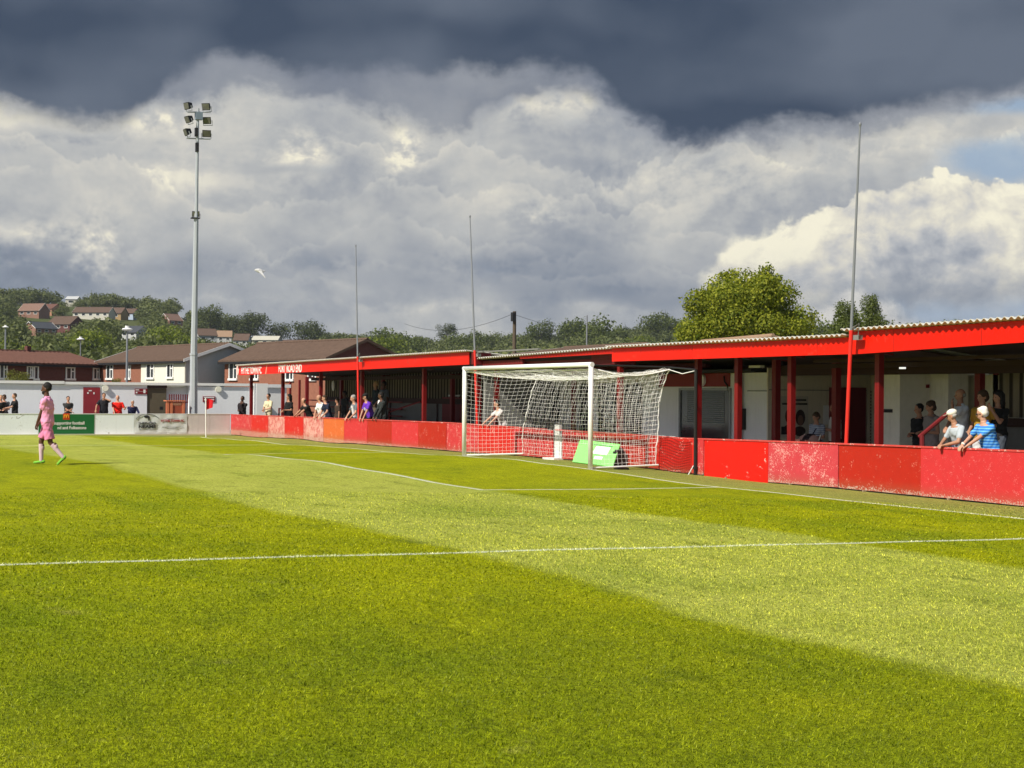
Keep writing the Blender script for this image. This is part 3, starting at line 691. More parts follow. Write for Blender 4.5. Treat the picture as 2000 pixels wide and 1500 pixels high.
# ---------------------------------------------------------------- pitch-side barrier behind the goal
wcol = (.72, .42, .36)
PM = {
 'a': mat('board_pink', (.52, .034, .036), .7, .3, var=.12, wear=(.20, 34, wcol)),
 'b': mat('board_red', (.56, .014, .008), .6, .3, var=.10, wear=(.06, 30, wcol)),
 'c': mat('board_flaked', (.50, .10, .085), .8, .2, var=.2, wear=(.62, 42, (.66, .36, .30))),
 'o': mat('board_orange', (.60, .125, .025), .7, .3, var=.25, vscale=9, wear=(.12, 18, (.75, .38, .22))),
 'd': mat('board_brickred', (.42, .016, .005), .6, .3, var=.12, wear=(.03, 30, (.60, .22, .16))),
 'e': mat('board_bright', (.68, .007, .002), .5, .35, var=.06, wear=(.03, 9, wcol)),
 'f': mat('board_peeling', (.52, .045, .055), .75, .3, var=.12, wear=(.30, 30, (.68, .30, .27))),
 'g': mat('board_rose', (.55, .028, .030), .7, .3, var=.10, wear=(.14, 44, (.66, .17, .16)))}
seq = [(451, 491, 'a'), (491, 524, 'b'), (524, 556, 'c'), (556, 593, 'b'), (593, 631.5, 'c'), (631.5, 671.6, 'o'), (671.6, 717, 'g'), (717, 765, 'd'), (765, 817, 'g'), (817, 872, 'd'), (872, 935, 'a'), (935, 1001, 'b'),
       (1001, 1081, 'a'), (1098, 1180, 'a'), (1180, 1268, 'd'), (1268, 1356, 'b'), (1362, 1375, 'a'), (1375, 1500, 'e'), (1500, 1637, 'f'), (1637, 1798, 'd'), (1798, 2010, 'g')]
tops = [(39.3, .67), (29, .74), (21, .78), (13, .82), (6, .78), (1.5, .76), (-1, .74), (-4, .78), (-9, .83), (-12, .85), (-30, .9)]
def btop(x): return float(np.interp(-x, [-t[0] for t in tops], [t[1] for t in tops]))
bar = empty('board_barrier', (12, YB-.05, gz(12, YB)), 'long barrier of weathered red, pink and orange boards between pitch and terrace', 'barrier')
def edge_wear(m, z0=-.12, h=.22, col=(.62, .40, .33), sc=30.):
    T = NT(m.node_tree); b = T.n['Principled BSDF']; src = b.inputs['Base Color'].links[0].from_socket
    P = T.new('ShaderNodeNewGeometry').outputs['Position']; z = T.sep(P)[2]
    e_ = T.math('ADD', T.smooth(z, z0+h, z0), T.math('MULTIPLY', T.smooth(z, .66, .80), .30))
    f = T.math('ADD', T.math('MULTIPLY', e_, .26), T.noise(P, sc, 5, .7))
    c = T.mix(T.smooth(f, .74, .78), src, col)
    c = T.mix(T.math('MULTIPLY', T.smooth(z, z0+.30, z0-.02), .30), c, (.16, .13, .06))       # mud splash along the foot
    T.l.new(c, b.inputs['Base Color'])
for k_ in 'abcdfgo': edge_wear(PM[k_])
names = {'a': 'faded pink red board', 'b': 'plain red board', 'c': 'badly flaked pale pink board', 'o': 'orange board', 'd': 'dull brick red board', 'e': 'freshly painted bright red board', 'f': 'peeling pink board', 'g': 'chalky rose red board'}
last = None
for a, b, k in seq + [(None, None, 'd'), (None, None, 'g')]:
    if a is None: x1 = last-.01; x0 = x1-2.44
    else: x1, x0 = Xat(a, YB, .3)-.008, Xat(b, YB, .3)+.008
    last = x0
    j = rng.uniform(-.012, .012); m = MB(); zt1, zt0 = btop(x1)-.02, btop(x0)-.02
    n = 4; zb = [gz(x0+(x1-x0)*i/n, YB)+(.03 if k not in 'e' else -.02)+rng.uniform(-.008, .008) for i in range(n+1)]
    for i in range(n):
        u0, u1 = i/n, (i+1)/n; xa_, xb_ = x0+(x1-x0)*u0, x0+(x1-x0)*u1; za, zc = zt0+(zt1-zt0)*u0, zt0+(zt1-zt0)*u1
        m.quad((xa_, YB+j, zb[i]), (xb_, YB+j, zb[i+1]), (xb_, YB+j, zc), (xa_, YB+j, za)); m.quad((xb_, YB-.02+j, zb[i+1]), (xa_, YB-.02+j, zb[i]), (xa_, YB-.02+j, za), (xb_, YB-.02+j, zc))
    m.quad((x0, YB+j, zt0), (x1, YB+j, zt1), (x1, YB-.02+j, zt1), (x0, YB-.02+j, zt0))
    m.quad((x0, YB-.02+j, zb[0]), (x0, YB+j, zb[0]), (x0, YB+j, zt0), (x0, YB-.02+j, zt0)); m.quad((x1, YB+j, zb[-1]), (x1, YB-.02+j, zb[-1]), (x1, YB-.02+j, zt1), (x1, YB+j, zt1))
    part('panel', m, PM[k], bar, names[k])
m = MB(); xsr = [39.3, 29, 21, 13, 6.2, 5.6, 1.5, -1, -4, -9, -12, -19]
for i in range(len(xsr)-1):
    a, b = xsr[i], xsr[i+1]
    if a == 6.2: continue
    za, zb_ = btop(a), btop(b)
    m.hexa([(b, YB-.075, zb_-.02), (a, YB-.075, za-.02), (a, YB+.018, za-.02), (b, YB+.018, zb_-.02), (b, YB-.075, zb_+.012), (a, YB-.075, za+.012), (a, YB+.018, za+.012), (b, YB+.018, zb_+.012)])
part('top_rail', m, mat('rail_red', (.55, .06, .05), .7, wear=(.22, 26, wcol)), bar)
x = 38.6
while x > -18:
    m = MB(); z = gz(x, YB-.06); m.box(x-.03, x+.03, YB-.075, YB-.025, z-.02, btop(x)-.02); m.box(x-.02, x+.02, YB-.02, YB+.03, z-.02, z+.035)
    if not 5.4 < x < 6.3: part('post', m, mat('timber', (.30, .22, .15), .8), bar)
    x -= 2.44
m = MB(); x1, x0 = Xat(1083, YB, .4), Xat(1096, YB, .4); z = gz(x1, YB)
m.box(x0+.12, x1, YB-.08, YB, z, .92); m.box(x0, x0+.1, YB-.08, YB-.01, z, .62); m.box(x0-.05, x1+.25, YB-.05, YB+.25, z, z+.06)
part('gate_post', m, offwhite, bar, 'white gate post in the gap between boards')

# white far-side barrier
XF = 39.3
bar2 = empty('white_barrier', (XF, 10, gz(XF, 10)), 'white painted low barrier along the far touchline in front of the white building', 'barrier')
wb = mat('barrier_white', (.85, .89, .93), .75, .3, var=.05, vscale=1.5, wear=(.0, 7, (.45, .44, .42)), streak=.08)
gb = mat('barrier_grey', (.60, .55, .55), .8, .3, var=.10, vscale=2, wear=(.20, 8, (.66, .64, .6)), streak=.2)
for a, b, k in ((-160, -60, wb), (-60, 75, wb), (75, 184, wb), (184, 262, wb), (262, 365, wb), (365, 410, gb), (410, 450, gb)):
    y1, y0 = yat(a, XF), yat(b, XF)+.01; m = MB(); m.box(XF, XF+.1, y0, y1, gz(XF, y0)-.02, .67); part('panel', m, k, bar2)
m = MB(); m.box(XF-.015, XF+.115, yat(450, XF), yat(-160, XF), .671, .70); part('top_rail', m, offwhite, bar2)
m = MB(); m.box(XF-.22, XF-.002, yat(450, XF), yat(-160, XF), -.6, -.255); part('kerb', m, mat('kerb_stone', (.58, .52, .38), .9), bar2)
def yz(px, py, X=XF): p = onX(px, py, X); return p.y, p.z
axw = (0, -1, 0)
# green banner
y1, _ = yz(75.5, 820); y0, _ = yz(184, 820); X = XF-.012
bn = empty('green_banner', (X, (y0+y1)/2, -.2), 'dark green banner with a yellow letter and white writing on the white barrier', 'banner')
m = MB(); m.box(X-.006, X, y0, y1, -.24, .665); part('sheet', m, mat('banner_green', (.012, .13, .035), .6, .3, var=.10, vscale=4), bn)
yc, zc = yz(129.5, 813.5); m = MB(); m.box(X-.012, X-.006, yc-.15, yc+.15, zc-.145, zc+.15); part('logo_square', m, mat('logo_red', (.55, .05, .01), .6), bn)
m = MB()
for s in (-1, 1):
    pts = [(X-.016, yc+s*.055+.05*math.cos(t), zc-.06+.14*math.sin(t)) for t in np.linspace(0, math.pi, 9)]
    m.tube(pts, .016, 5)
part('logo_letter', m, mat('logo_yellow', (.85, .45, .02), .6), bn)
yy, zz = yz(112, 829); text('supporting football', .20, (X-.008, yy+.16, zz), axw, upv, lt, bn, bold=.004, sx=(yy-yz(175.5, 829)[0])/1.62)
yy, zz = yz(112, 838.3); text('nd and Folkestone', .20, (X-.008, yy, zz), axw, upv, lt, bn, bold=.004, sx=(yy-yz(172.5, 838)[0])/1.60)
# pale brewery banner
y1, _ = yz(261, 820); y0, _ = yz(365, 820)
bn = empty('pale_banner', (X, (y0+y1)/2, -.2), 'creased pale grey banner with black brewery writing and an emblem on the far barrier', 'banner')
m = MB(); ny, nz = 22, 8
for i in range(ny+1):
    for j in range(nz+1):
        y = y0+(y1-y0)*i/ny; z = -.20+.86*j/nz; m.v.append((X-.012-.010*math.sin(i*1.3+j*.8)-.006*math.sin(i*2.9-j*1.7), y, z))
for i in range(ny):
    for j in range(nz): a = i*(nz+1)+j; m.f.append((a, a+nz+1, a+nz+2, a+1))
part('sheet', m, mat('banner_pale', (.66, .68, .69), .45, .4, var=.08), bn, smooth=True)
ink = mat('ink_black', (.03, .03, .035), .6); inkr = mat('ink_red', (.35, .03, .03), .6)
def tb(s, px0, px1, py, size, mt, bold=.003):
    yy, zz = yz(px0, py); ye, _ = yz(px1, py); o = text(s, size, (X-.034, yy, zz), axw, upv, mt, bn, bold=bold)
    w0 = max(v.co.y for v in o.data.vertices)-min(v.co.y for v in o.data.vertices); k = (yy-ye)/w0; c0 = yy-base(bn).y
    for v in o.data.vertices: v.co.y = c0+(v.co.y-c0)*k
tb('SHEPHERD', 270, 304, 829.2, .17, ink); tb('NEAME', 270, 304, 836, .20, ink, .008)
tb('HYTHE TOWN FC', 314, 359, 824, .15, inkr, .006)
m = MB(); pc = yz(288, 813)
m.tube([(X-.03, pc[0]+.62*math.cos(t), pc[1]-.32+.42*math.sin(t)) for t in np.linspace(.5, math.pi-.5, 12)], .010, 4)
m.ell((X-.03, pc[0]+.05, pc[1]-.02), (.008, .12, .07)); m.ell((X-.03, pc[0]-.06, pc[1]-.10), (.008, .04, .12)); m.ell((X-.03, pc[0]+.12, pc[1]+.0), (.008, .05, .04))
for (a, b, py) in ((325, 349, 818), (316, 358, 834), (325, 348, 837), (271, 304, 839)):
    q1, q0 = yz(a, py), yz(b, py); m.box(X-.032, X-.026, q0[0], q1[0], q1[1]-.006, q1[1]+.006)
part('emblem', m, ink, bn)

# far white building
XW = 42.6
wbld = empty('white_building', (XW, 8, gz(XW, 8)), 'long flat roofed white rendered building behind the far touchline', 'building')
yl, yr = 34., yat(494, XW, 1.)
m = MB(); yd1, yd0 = yat(287, XW, 1.), yat(325, XW, 1.); yg0 = yat(369, XW, 1.)
m.box(XW, XW+7, yd1, yl, -.45, 2.06); m.box(XW, XW+7, yr, yg0, -.45, 2.02); m.box(XW+.5, XW+7, yg0, yd1, -.45, 2.03)
part('wall', m, mat('far_wall', (.83, .85, .88), .85, .2, var=.04, vscale=1, streak=.08), wbld)
m = MB(); m.box(XW-.10, XW+7.2, yat(125, XW, 2.), yl, 2.08, 2.22); m.box(XW-.08, XW+7.2, yr-.05, yat(125, XW, 2.)-.002, 2.06, 2.19); part('roof_edge', m, white, wbld)
m = MB(); m.box(XW-.5, XW+.4, yr-.62, yr-.02, -.4, 2.2); part('end_pier', m, white, wbld)
m = MB(); m.box(XW+1.0, XW+1.2, yr-2.1, yr-.6, -.4, 2.0); m.box(XW+.9, XW+1.3, yr-2.3, yr-.6, 2.0, 2.17); part('end_panel', m, offwhite, wbld)
m = MB(); m.box(XW-.03, XW, yat(195, XW), yat(162, XW), .0, 1.93); part('door', m, mat('door_red', (.27, .025, .035), .55), wbld, 'closed dark red door')
m = MB()
for a, b, py, h in ((173, 179, 762, .05), (170, 173, 766, .08), (182, 184.5, 766, .1)):
    y1_, z1_ = yz(a, py, XW); y0_, _ = yz(b, py, XW); m.box(XW-.042, XW-.034, y0_, y1_, z1_-h, z1_)
part('door_lettering', m, white, wbld)
m = MB(); m.box(XW+.05, XW+.12, yd0, yd1-.02, -.3, 1.92); part('door', m, mat('door_olive', (.115, .095, .06), .7), wbld, 'open olive brown doorway')
m = MB(); m.box(XW-.02, XW+.5, yd0-.02, yd1, 1.925, 2.055); part('lintel', m, soffit, wbld)
m = MB(); m.box(XW+.04, XW+.049, yat(318, XW), yat(312, XW), .86, 1.0); part('door_plate', m, dark, wbld)
for px, py in ((205, 758), (426, 760)):
    y, z = yz(px, py, XW); m = MB(); m.tube([(XW-.12, y, z), (XW, y, z)], .15, 20)
    part('wall_lamp', m, mat('lamp_glass', (.85, .84, .70), .4), wbld)
def sign(a, b, t, btm, X, label, lab2):
    y1, z1 = yz(a, t, X); y0, z0 = yz(b, btm, X); s = empty('sign', (X, (y0+y1)/2, z0), label, 'sign', None)
    m = MB(); m.box(X-.03, X, y0, y1, z0, z1); part('panel', m, mat('sign_maroon', (.20, .012, .02), .5), s)
    m = MB()
    m.box(X-.0315, X-.03, y1-(y1-y0)*.94, y1-(y1-y0)*.06, z1-(z1-z0)*.5-.004, z1-(z1-z0)*.5+.004)
    for (u0, u1, v0, v1) in lab2: m.box(X-.036, X-.03, y1-(y1-y0)*u1, y1-(y1-y0)*u0, z1-(z1-z0)*v1, z1-(z1-z0)*v0)
    part('lettering', m, white, s); return s
sign(263, 287.5, 759, 770, XW, 'small maroon sign left of the olive doorway', ((.06, .35, .15, .3), (.08, .2, .6, .85), (.68, .85, .15, .8)))
sign(396, 420, 774, 785, XW, 'small maroon direction sign on the white wall right of the floodlight mast', ((.08, .92, .12, .3), (.1, .3, .5, .75), (.42, .6, .55, .65), (.68, .9, .5, .72)))

# ---------------------------------------------------------------- goal
gpost = mat('goal_white', (.82, .82, .80), .35, .5, var=.02)
netm = bpy.data.materials.new('net_cord'); netm.use_nodes = True
netm.node_tree.nodes['Principled BSDF'].inputs['Base Color'].default_value = (.88, .87, .84, 1); netm.node_tree.nodes['Principled BSDF'].inputs['Roughness'].default_value = .8
goal = empty('football_goal', (3.72, 0, gz(3.7, 0)), 'white full size football goal with a white net in front of the red barrier', 'goal')
zb = (gz(7.44, 0), gz(0, 0)); zc = 2.44+.06
m = MB(); m.tube([(7.44, 0, zb[0]-.05), (7.44, 0, zc+.05)], .062, 20); part('post', m, gpost, goal, smooth=False)
m = MB(); m.tube([(0, 0, zb[1]-.05), (0, 0, zc+.06)], .062, 20); part('post', m, gpost, goal)
m = MB(); m.tube([(7.502, 0, zc), (-.062, 0, zc+.012)], .060, 20); part('crossbar', m, gpost, goal)
for o in goal.children:
    o.data.polygons.foreach_set('use_smooth', [len(p.vertices) == 4 for p in o.data.polygons])
TL, TR = Vector((7.40, -.06, 2.42)), Vector((.03, -.06, 2.42))
BL, BR = onY(1052, 734, -1.80), onY(1307, 722, -1.92)
GL, GR = onY(1021, 886, -1.55), onX(1282, 909, .03); print('GR', GR, gz(0, GR.y)); GL.z = max(GL.z, gz(GL.x, GL.y)+.02)
FL, FR = Vector((7.40, -.06, zb[0])), Vector((.03, -.06, zb[1]))
CORD = .0034
def strand(m, pts, r=CORD): m.tube(pts, r, 3, caps=False)
def netpatch(m, f, nu, nv):
    for i in range(nu+1): strand(m, [f(i/nu, j/nv) for j in range(nv+1)])
    for j in range(nv+1): strand(m, [f(i/nu, j/nv) for i in range(nu+1)])
nrm = np.random.default_rng(3)
def wob(a, b): return .018*math.sin(a*37+b*11)+.014*math.sin(b*41-a*23)
def back_top(u): p = BL.lerp(BR, u); p.z -= .13*math.sin(math.pi*u)**.8; p.y += .10*math.sin(math.pi*u); return p
def back_low(u): p = GL.lerp(GR, u); p.y -= .12*math.sin(math.pi*u); return p
def f_back(u, v):
    a, b = back_top(u), back_low(u); p = a.lerp(b, v**(1-.5*u)); p.z = a.z+(b.z-a.z)*v; s = math.sin(math.pi*v)
    p.y += .16*s*(1-u)+.06*s*u; p.x += .02*math.sin(v*9+u*5); p.y += wob(u*3, v); return p
def f_right(u, v):                                  # u from post to back, v down
    top = TR.lerp(BR, u); top.z -= .16*math.sin(math.pi*u); bot = FR.lerp(GR, u); p = top.lerp(bot, v**.5); p.z = top.z+(bot.z-top.z)*v
    p.x += .10*math.sin(math.pi*u)*math.sin(math.pi*v) + wob(u, v*2)*.6; p.y += math.sin(math.pi*v)*.06*u; return p
def f_left(u, v):
    top = TL.lerp(BL, u); top.z -= .10*math.sin(math.pi*u); bot = FL.lerp(GL, u); p = top.lerp(bot, v)
    p.x += .06*math.sin(math.pi*u)*math.sin(math.pi*v) + wob(u, v*2)*.6; p.y += math.sin(math.pi*v)*.16*u; return p
def f_top(u, v):                                    # u along the bar, v backwards
    a = TL.lerp(TR, u); b = back_top(u); p = a.lerp(b, v); p.z -= .10*math.sin(math.pi*v)+.05*math.sin(math.pi*u)*math.sin(math.pi*v)+.4*wob(u*2, v); return p
net = MB()
netpatch(net, f_back, 62, 21); netpatch(net, f_right, 15, 21); netpatch(net, f_left, 14, 21); netpatch(net, f_top, 62, 15)
part('net', net, netm, goal)
m = MB()
for f in (lambda t: back_top(t), lambda t: f_right(t, 0), lambda t: f_left(t, 0)): m.tube([f(i/20) for i in range(21)], .016, 6)
m.tube([f_back(0, i/20) for i in range(21)], .012, 6); m.tube([f_back(1, i/20) for i in range(21)], .012, 6); m.tube([TL+(TR-TL)*(i/20)-Vector((0, 0, .02+.02*math.sin(i/20*math.pi))) for i in range(21)], .016, 6)
part('net_rope', m, netm, goal)
# bunched net folds along the top back edge
m = MB()
for k in range(9):
    o = (k-4)*.014
    strand(m, [back_top(i/40)+Vector((0, .05+o*1.3+.012*math.sin(i*.9+k), -.01+abs(o)*.8+.02*math.sin(i*1.7+k*2))) for i in range(41)], .006)
part('net_fold', m, netm, goal)
m = MB(); m.tube([(0, -.06, zb[1]+.03), (.02, GR.y-.05, GR.z+.01)], .024, 8); m.tube([(7.42, -.06, zb[0]+.03), GL], .024, 8)
part('ground_bar', m, gpost, goal)
m = MB(); p = Vector((.0, -.62, gz(0, -.6)+.05)); m.box(-.07, .12, -1.05, -.72, gz(0, -.9)-.0, gz(0, -.9)+.045); part('ground_anchor', m, black, goal)
# stanchion post and rope by the right corner
sx_ = Xat(1358.5, YB+.06, .8); topz = onY(1363, 722, YB+.06).z
st = empty('net_stanchion', (sx_, YB+.06, gz(sx_, -2)), 'black pole with an arm holding up the near corner of the goal net', 'pole')
m = MB(); m.tube([(sx_, YB+.06, gz(sx_, -2)-.05), (sx_, YB+.06, topz)], .042, 8); part('pole', m, black, st)
m = MB(); m.tube([(0, -.07, 2.50), BR+Vector((0, 0, .06)), (sx_, YB+.06, topz)], .024, 6); part('arm', m, black, st)
m = MB(); m.tube([BR, BR.lerp(Vector((sx_, YB+.06, topz)), .5)-Vector((0, 0, .10)), (sx_, YB+.06, topz-.02)], .010, 5); part('cord', m, netm, st)
m = MB(); m.tube([(sx_+.02, YB+.1, .1), (sx_+.16, YB+.15, gz(sx_, -1.9))], .014, 5); part('stay', m, gpost, st)
m = MB(); m.tube([(sx_, YB+.06, .02), (sx_, YB+.06, .08)], .06, 8); part('clamp', m, black, st)
# dark offcut of netting lying over the board next to the goal
m = MB(); xa_, xb_ = Xat(1288, YB+.03), Xat(1350, YB+.03)
for i in range(13):
    t = i/12; strand(m, [(xa_+(xb_-xa_)*s/12, YB+.03+.01*math.sin(s+i), .70-.80*t+.05*math.sin(s*.5+t*2)-.02*s/12) for s in range(13)], .005)
for s in range(17):
    u = s/16; strand(m, [(xa_+(xb_-xa_)*u, YB+.03, .70-.80*t/10-.02*u+.02*math.sin(u*9+t)) for t in range(11)], .004)
o = part('spare_net', m, mat('net_dark', (.16, .015, .012), .8)); props(o, 'dark red netting hanging on the board just right of the goal', 'net')
# leaning green panel
a, b = onY(1130, 861, -1.55), onY(1210, 857+4, -1.6)
p0, p1 = onZ0 = None, None
def onZ(x, y, Z): d = ray(x, y); return CAM + d*((Z-CAM.z)/d.z)
q0 = onZ(1118, 892, gz(4.6, -1.6)+.0); q1 = onZ(1197, 899, gz(2.6, -1.6)+.0); 
q0 = Vector((Xat(1118, -1.25, -.1), -1.25, gz(4, -1.3)+.01)); q1 = Vector((Xat(1196, -1.25, -.1), -1.25, gz(2.5, -1.3)+.01))
q2 = Vector((Xat(1211, -1.88, .5), -1.88, .50)); q3 = Vector((Xat(1133, -1.88, .5), -1.88, .55))
gp = empty('lime_sign', (q0+q1)/2, 'pale lime green panel with a white patch leaning on the barrier behind the goal net', 'sign')
nn = (q1-q0).cross(q3-q0).normalized(); nn = nn if nn.y > 0 else -nn
m = MB(); m.prism([q0, q1, q2, q3], -nn*.03); part('panel', m, mat('lime_panel', (.26, .74, .19), .6, .3, var=.12, vscale=7), gp)
def qq(u, v): return q0.lerp(q1, u).lerp(q3.lerp(q2, u), v)+nn*.004
m = MB(); m.prism([qq(.42, .45), qq(.78, .45), qq(.82, .80), qq(.46, .80)], nn*.003); m.prism([qq(.50, .22), qq(.70, .22), qq(.71, .36), qq(.51, .36)], nn*.003); part('printed_patch', m, mat('patch_white', (.8, .85, .75), .6), gp)
m = MB(); m.prism([qq(.38, .84), qq(.86, .84), qq(.862, .87), qq(.382, .87)], nn*.003); part('printed_line', m, mat('patch_green', (.05, .25, .08), .6), gp)
m = MB(); x = Xat(1206, -1.7, .1); m.box(x-.08, x+.08, -1.9, -1.6, gz(x, -1.7), .32); m.box(x-.05, x+.05, -1.86, -1.64, .32, .37); o = part('kit_bag', m, black); props(o, 'small black bag beside the green panel', 'bag')

# ---------------------------------------------------------------- tall thin poles for the ball-stop net
for (bx, by, tx, ty, lab) in ((700, 800, 695, 480, 'leftmost tall thin pole rising through the red fascia'), (931, 800, 918, 423, 'tall thin pole rising beside the left goal post'), (1653, 865, 1680, 243, 'thin pole at the step in the red fascia, nearest the camera')):
    b_ = onY(bx, by, YF+.22); t_ = onY(tx, ty, YF+.22); x0 = b_.x; zb0 = gz(x0, YF+.2)
    s = empty('net_pole', (x0, YF+.22, zb0), lab, 'pole', 'tall thin poles along the stand')
    P = lambda z: b_+(t_-b_)*((z-b_.z)/(t_.z-b_.z))
    m = MB(); m.tube([P(zb0), P(3.15)], .040, 10); part('painted_shaft', m, mat('pole_red', (.70, .03, .02), .5), s, smooth=False)
    m = MB(); m.tube([P(3.152), P(t_.z*.62), P(t_.z)], [.030, .028, .018], 10); m.ell(P(t_.z), (.03, .03, .05), 8, 6); part('steel_shaft', m, steel, s)
    m = MB(); q = P(3.1); m.box(q.x-.22, q.x+.05, q.y-.12, q.y-.03, 2.95, 3.05); m.tube([q+Vector((-.05, 0, .1)), q+Vector((-.28, .02, .18)), q+Vector((-.22, 0, -.1))], .016, 6); part('bracket', m, greypanel, s)
# ---------------------------------------------------------------- corner flag
p = Vector((37.0, yat(402.5, 37.0, 0), 0)); z = gz(p.x, p.y)
cf = empty('corner_flag', (p.x, p.y, z), 'white corner post with a small red flag', 'flag')
m = MB(); m.tube([(p.x, p.y, z-.02), (p.x, p.y+.03, z+1.82)], .028, 8); part('post', m, gpost, cf)
m = MB()
for i in range(7):
    u = i/6; m.v += [(p.x+.03*math.sin(u*5), p.y-.02-.32*u*.95, z+1.80-.06*u), (p.x+.04*math.sin(u*4+1), p.y-.02-.27*u, z+1.28+.10*u)]
for i in range(6): m.f.append((2*i, 2*i+1, 2*i+3, 2*i+2))
o = part('cloth', m, mat('flag_red', (.70, .012, .02), .7), cf); sm_ = o.modifiers.new('thickness', 'SOLIDIFY'); sm_.thickness = .006

# ---------------------------------------------------------------- railing and orange counter by the doorway
X = 41.7; y1, y0 = yat(331, X, 1.), yat(366, X, 1.)
rl = empty('steel_railing', (X, (y0+y1)/2, -.35), 'dark red upright railings in the gap of the white building', 'railing')
for i in range(9):
    y = y1-(y1-y0)*i/8; m = MB(); m.box(X-.015, X+.015, y-.022, y+.022, -.35, 1.62+.0*i); part('bar', m, maroon, rl)
m = MB(); m.box(X-.03, X+.03, y0-.03, y1+.03, 1.2, 1.26); m.box(X-.03, X+.03, y0-.03, y1+.03, -.1, -.04); part('rail', m, maroon, rl)
X = 41.0; y1, y0 = yat(325, X, 1.), yat(360.5, X, 1.); zt = yz(330, 783, X)[1]
kc = empty('orange_counter', (X, (y0+y1)/2, -.35), 'orange wooden counter with corner posts in front of the railings', 'counter')
om = mat('counter_orange', (.62, .20, .09), .6); om2 = mat('counter_rust', (.36, .085, .04), .7)
m = MB(); m.box(X, X+.5, y0+.08, y1-.08, -.3, zt-.05); part('panel', m, om2, kc)
for y in (y1-.12, y1-.30, y0): m = MB(); m.box(X-.04, X+.0, y, y+.12, -.35, zt-.02); part('post', m, om, kc)
m = MB(); m.box(X-.07, X+.55, y0-.02, y1+.02, zt-.02, zt+.03); part('top', m, om, kc)
yy, zz = yz(344, 789, X); m = MB(); m.box(X-.012, X, yy-.26, yy+.26, zz-.06, zz+.06); part('label_strip', m, mat('strip_tan', (.75, .40, .22), .6), kc)

# ---------------------------------------------------------------- floodlight mast
X = 41.2; yb = yat(378.0, X, 0.); fm = empty('floodlight_mast', (X, yb, gz(X, yb)), 'tall grey floodlight mast with six lamps on top standing by the white building', 'floodlight')
def F(px, py): q = onX(px, py, X); return q
mast = mat('mast_grey', (.42, .45, .48), .5, .5, .2, var=.08, vscale=2)
pts = [Vector((X, yb, gz(X, yb)-.1)), F(378.6, 692), F(383.3, 425), F(386.5, 215)]
m = MB(); m.tube([pts[0], pts[1]], [.205, .185], 8); m.tube([pts[1]+Vector((0, 0, -.05)), pts[2]], [.165, .115], 8); m.tube([pts[2], F(386.4, 222)], [.09, .07], 8); m.tube([F(378.5, 690), F(378.5, 694)], .21, 8); part('pole', m, mast, fm)
def flood(c, face, tilt, w, h, nm='lamp'):
    """housing behind a glass, facing `face` (world angle) tilted down"""
    f = Vector((math.cos(face)*math.cos(tilt), math.sin(face)*math.cos(tilt), -math.sin(tilt))); s = Vector((-math.sin(face), math.cos(face), 0)); u = f.cross(s)*-1
    u = s.cross(f)*-1 if u.z < 0 else u
    c = Vector(c); a = lambda x, y, z: c+f*x+s*y+u*z
    m = MB(); m.hexa([a(-.26, -w*.30, -h*.32), a(-.26, w*.30, -h*.32), a(0, w*.5, -h*.5), a(0, -w*.5, -h*.5), a(-.26, -w*.30, h*.32), a(-.26, w*.30, h*.32), a(0, w*.5, h*.5), a(0, -w*.5, h*.5)])
    l = part(nm, m, black, fm)
    m = MB(); m.hexa([a(.004, -w*.44, -h*.42), a(.03, -w*.44, -h*.42), a(.03, w*.44, -h*.42), a(.004, w*.44, -h*.42), a(.004, -w*.44, h*.42), a(.03, -w*.44, h*.42), a(.03, w*.44, h*.42), a(.004, w*.44, h*.42)])
    part('glass', m, mat('flood_glass', (.12, .12, .10), .2, .5, var=.5, vscale=4), l)
    m = MB(); m.tube([a(-.1, -w*.55, 0), a(-.1, -w*.55, -h*.72), a(-.1, w*.55, -h*.72), a(-.1, w*.55, 0)], .02, 5); part('yoke', m, mast, l)
camdir = math.atan2(CAM.y-yb, CAM.x-X)
for px, py, dface, t in ((364.5, 207, -.95, .25), (402, 208.5, -.45, .35), (366, 233.5, -1.05, .4), (404, 235.5, -.35, .3), (362.5, 258.5, -1.25, .35), (403.5, 261, .05, .3)):
    flood(F(px, py), camdir+dface, t, .42, .35)
m = MB(); m.tube([F(366, 219), F(411, 219)], .035, 6); m.tube([F(364, 270), F(411, 272)], .035, 6); m.tube([F(387, 219), F(387.2, 212)], .06, 8); part('crossarm', m, mast, fm)
q = F(388, 227); m = MB(); m.box(q.x-.16, q.x+.12, q.y-.17, q.y+.17, q.z-.18, q.z+.18); part('junction_box', m, mat('box_blue', (.20, .25, .30), .5), fm)
q = F(385.5, 287); m = MB(); m.box(q.x-.12, q.x+.08, q.y-.05, q.y+.09, q.z-.25, q.z+.2); q = F(385, 258); m.box(q.x-.12, q.x+.08, q.y-.02, q.y+.11, q.z-.22, q.z+.2); part('control_gear', m, dark, fm)
flood(F(382.5, 418), camdir-.1, .25, .36, .28)
m = MB(); q = F(383, 425); m.box(q.x-.15, q.x+.15, q.y-.16, q.y+.24, q.z-.06, q.z); part('bracket', m, dark, fm)

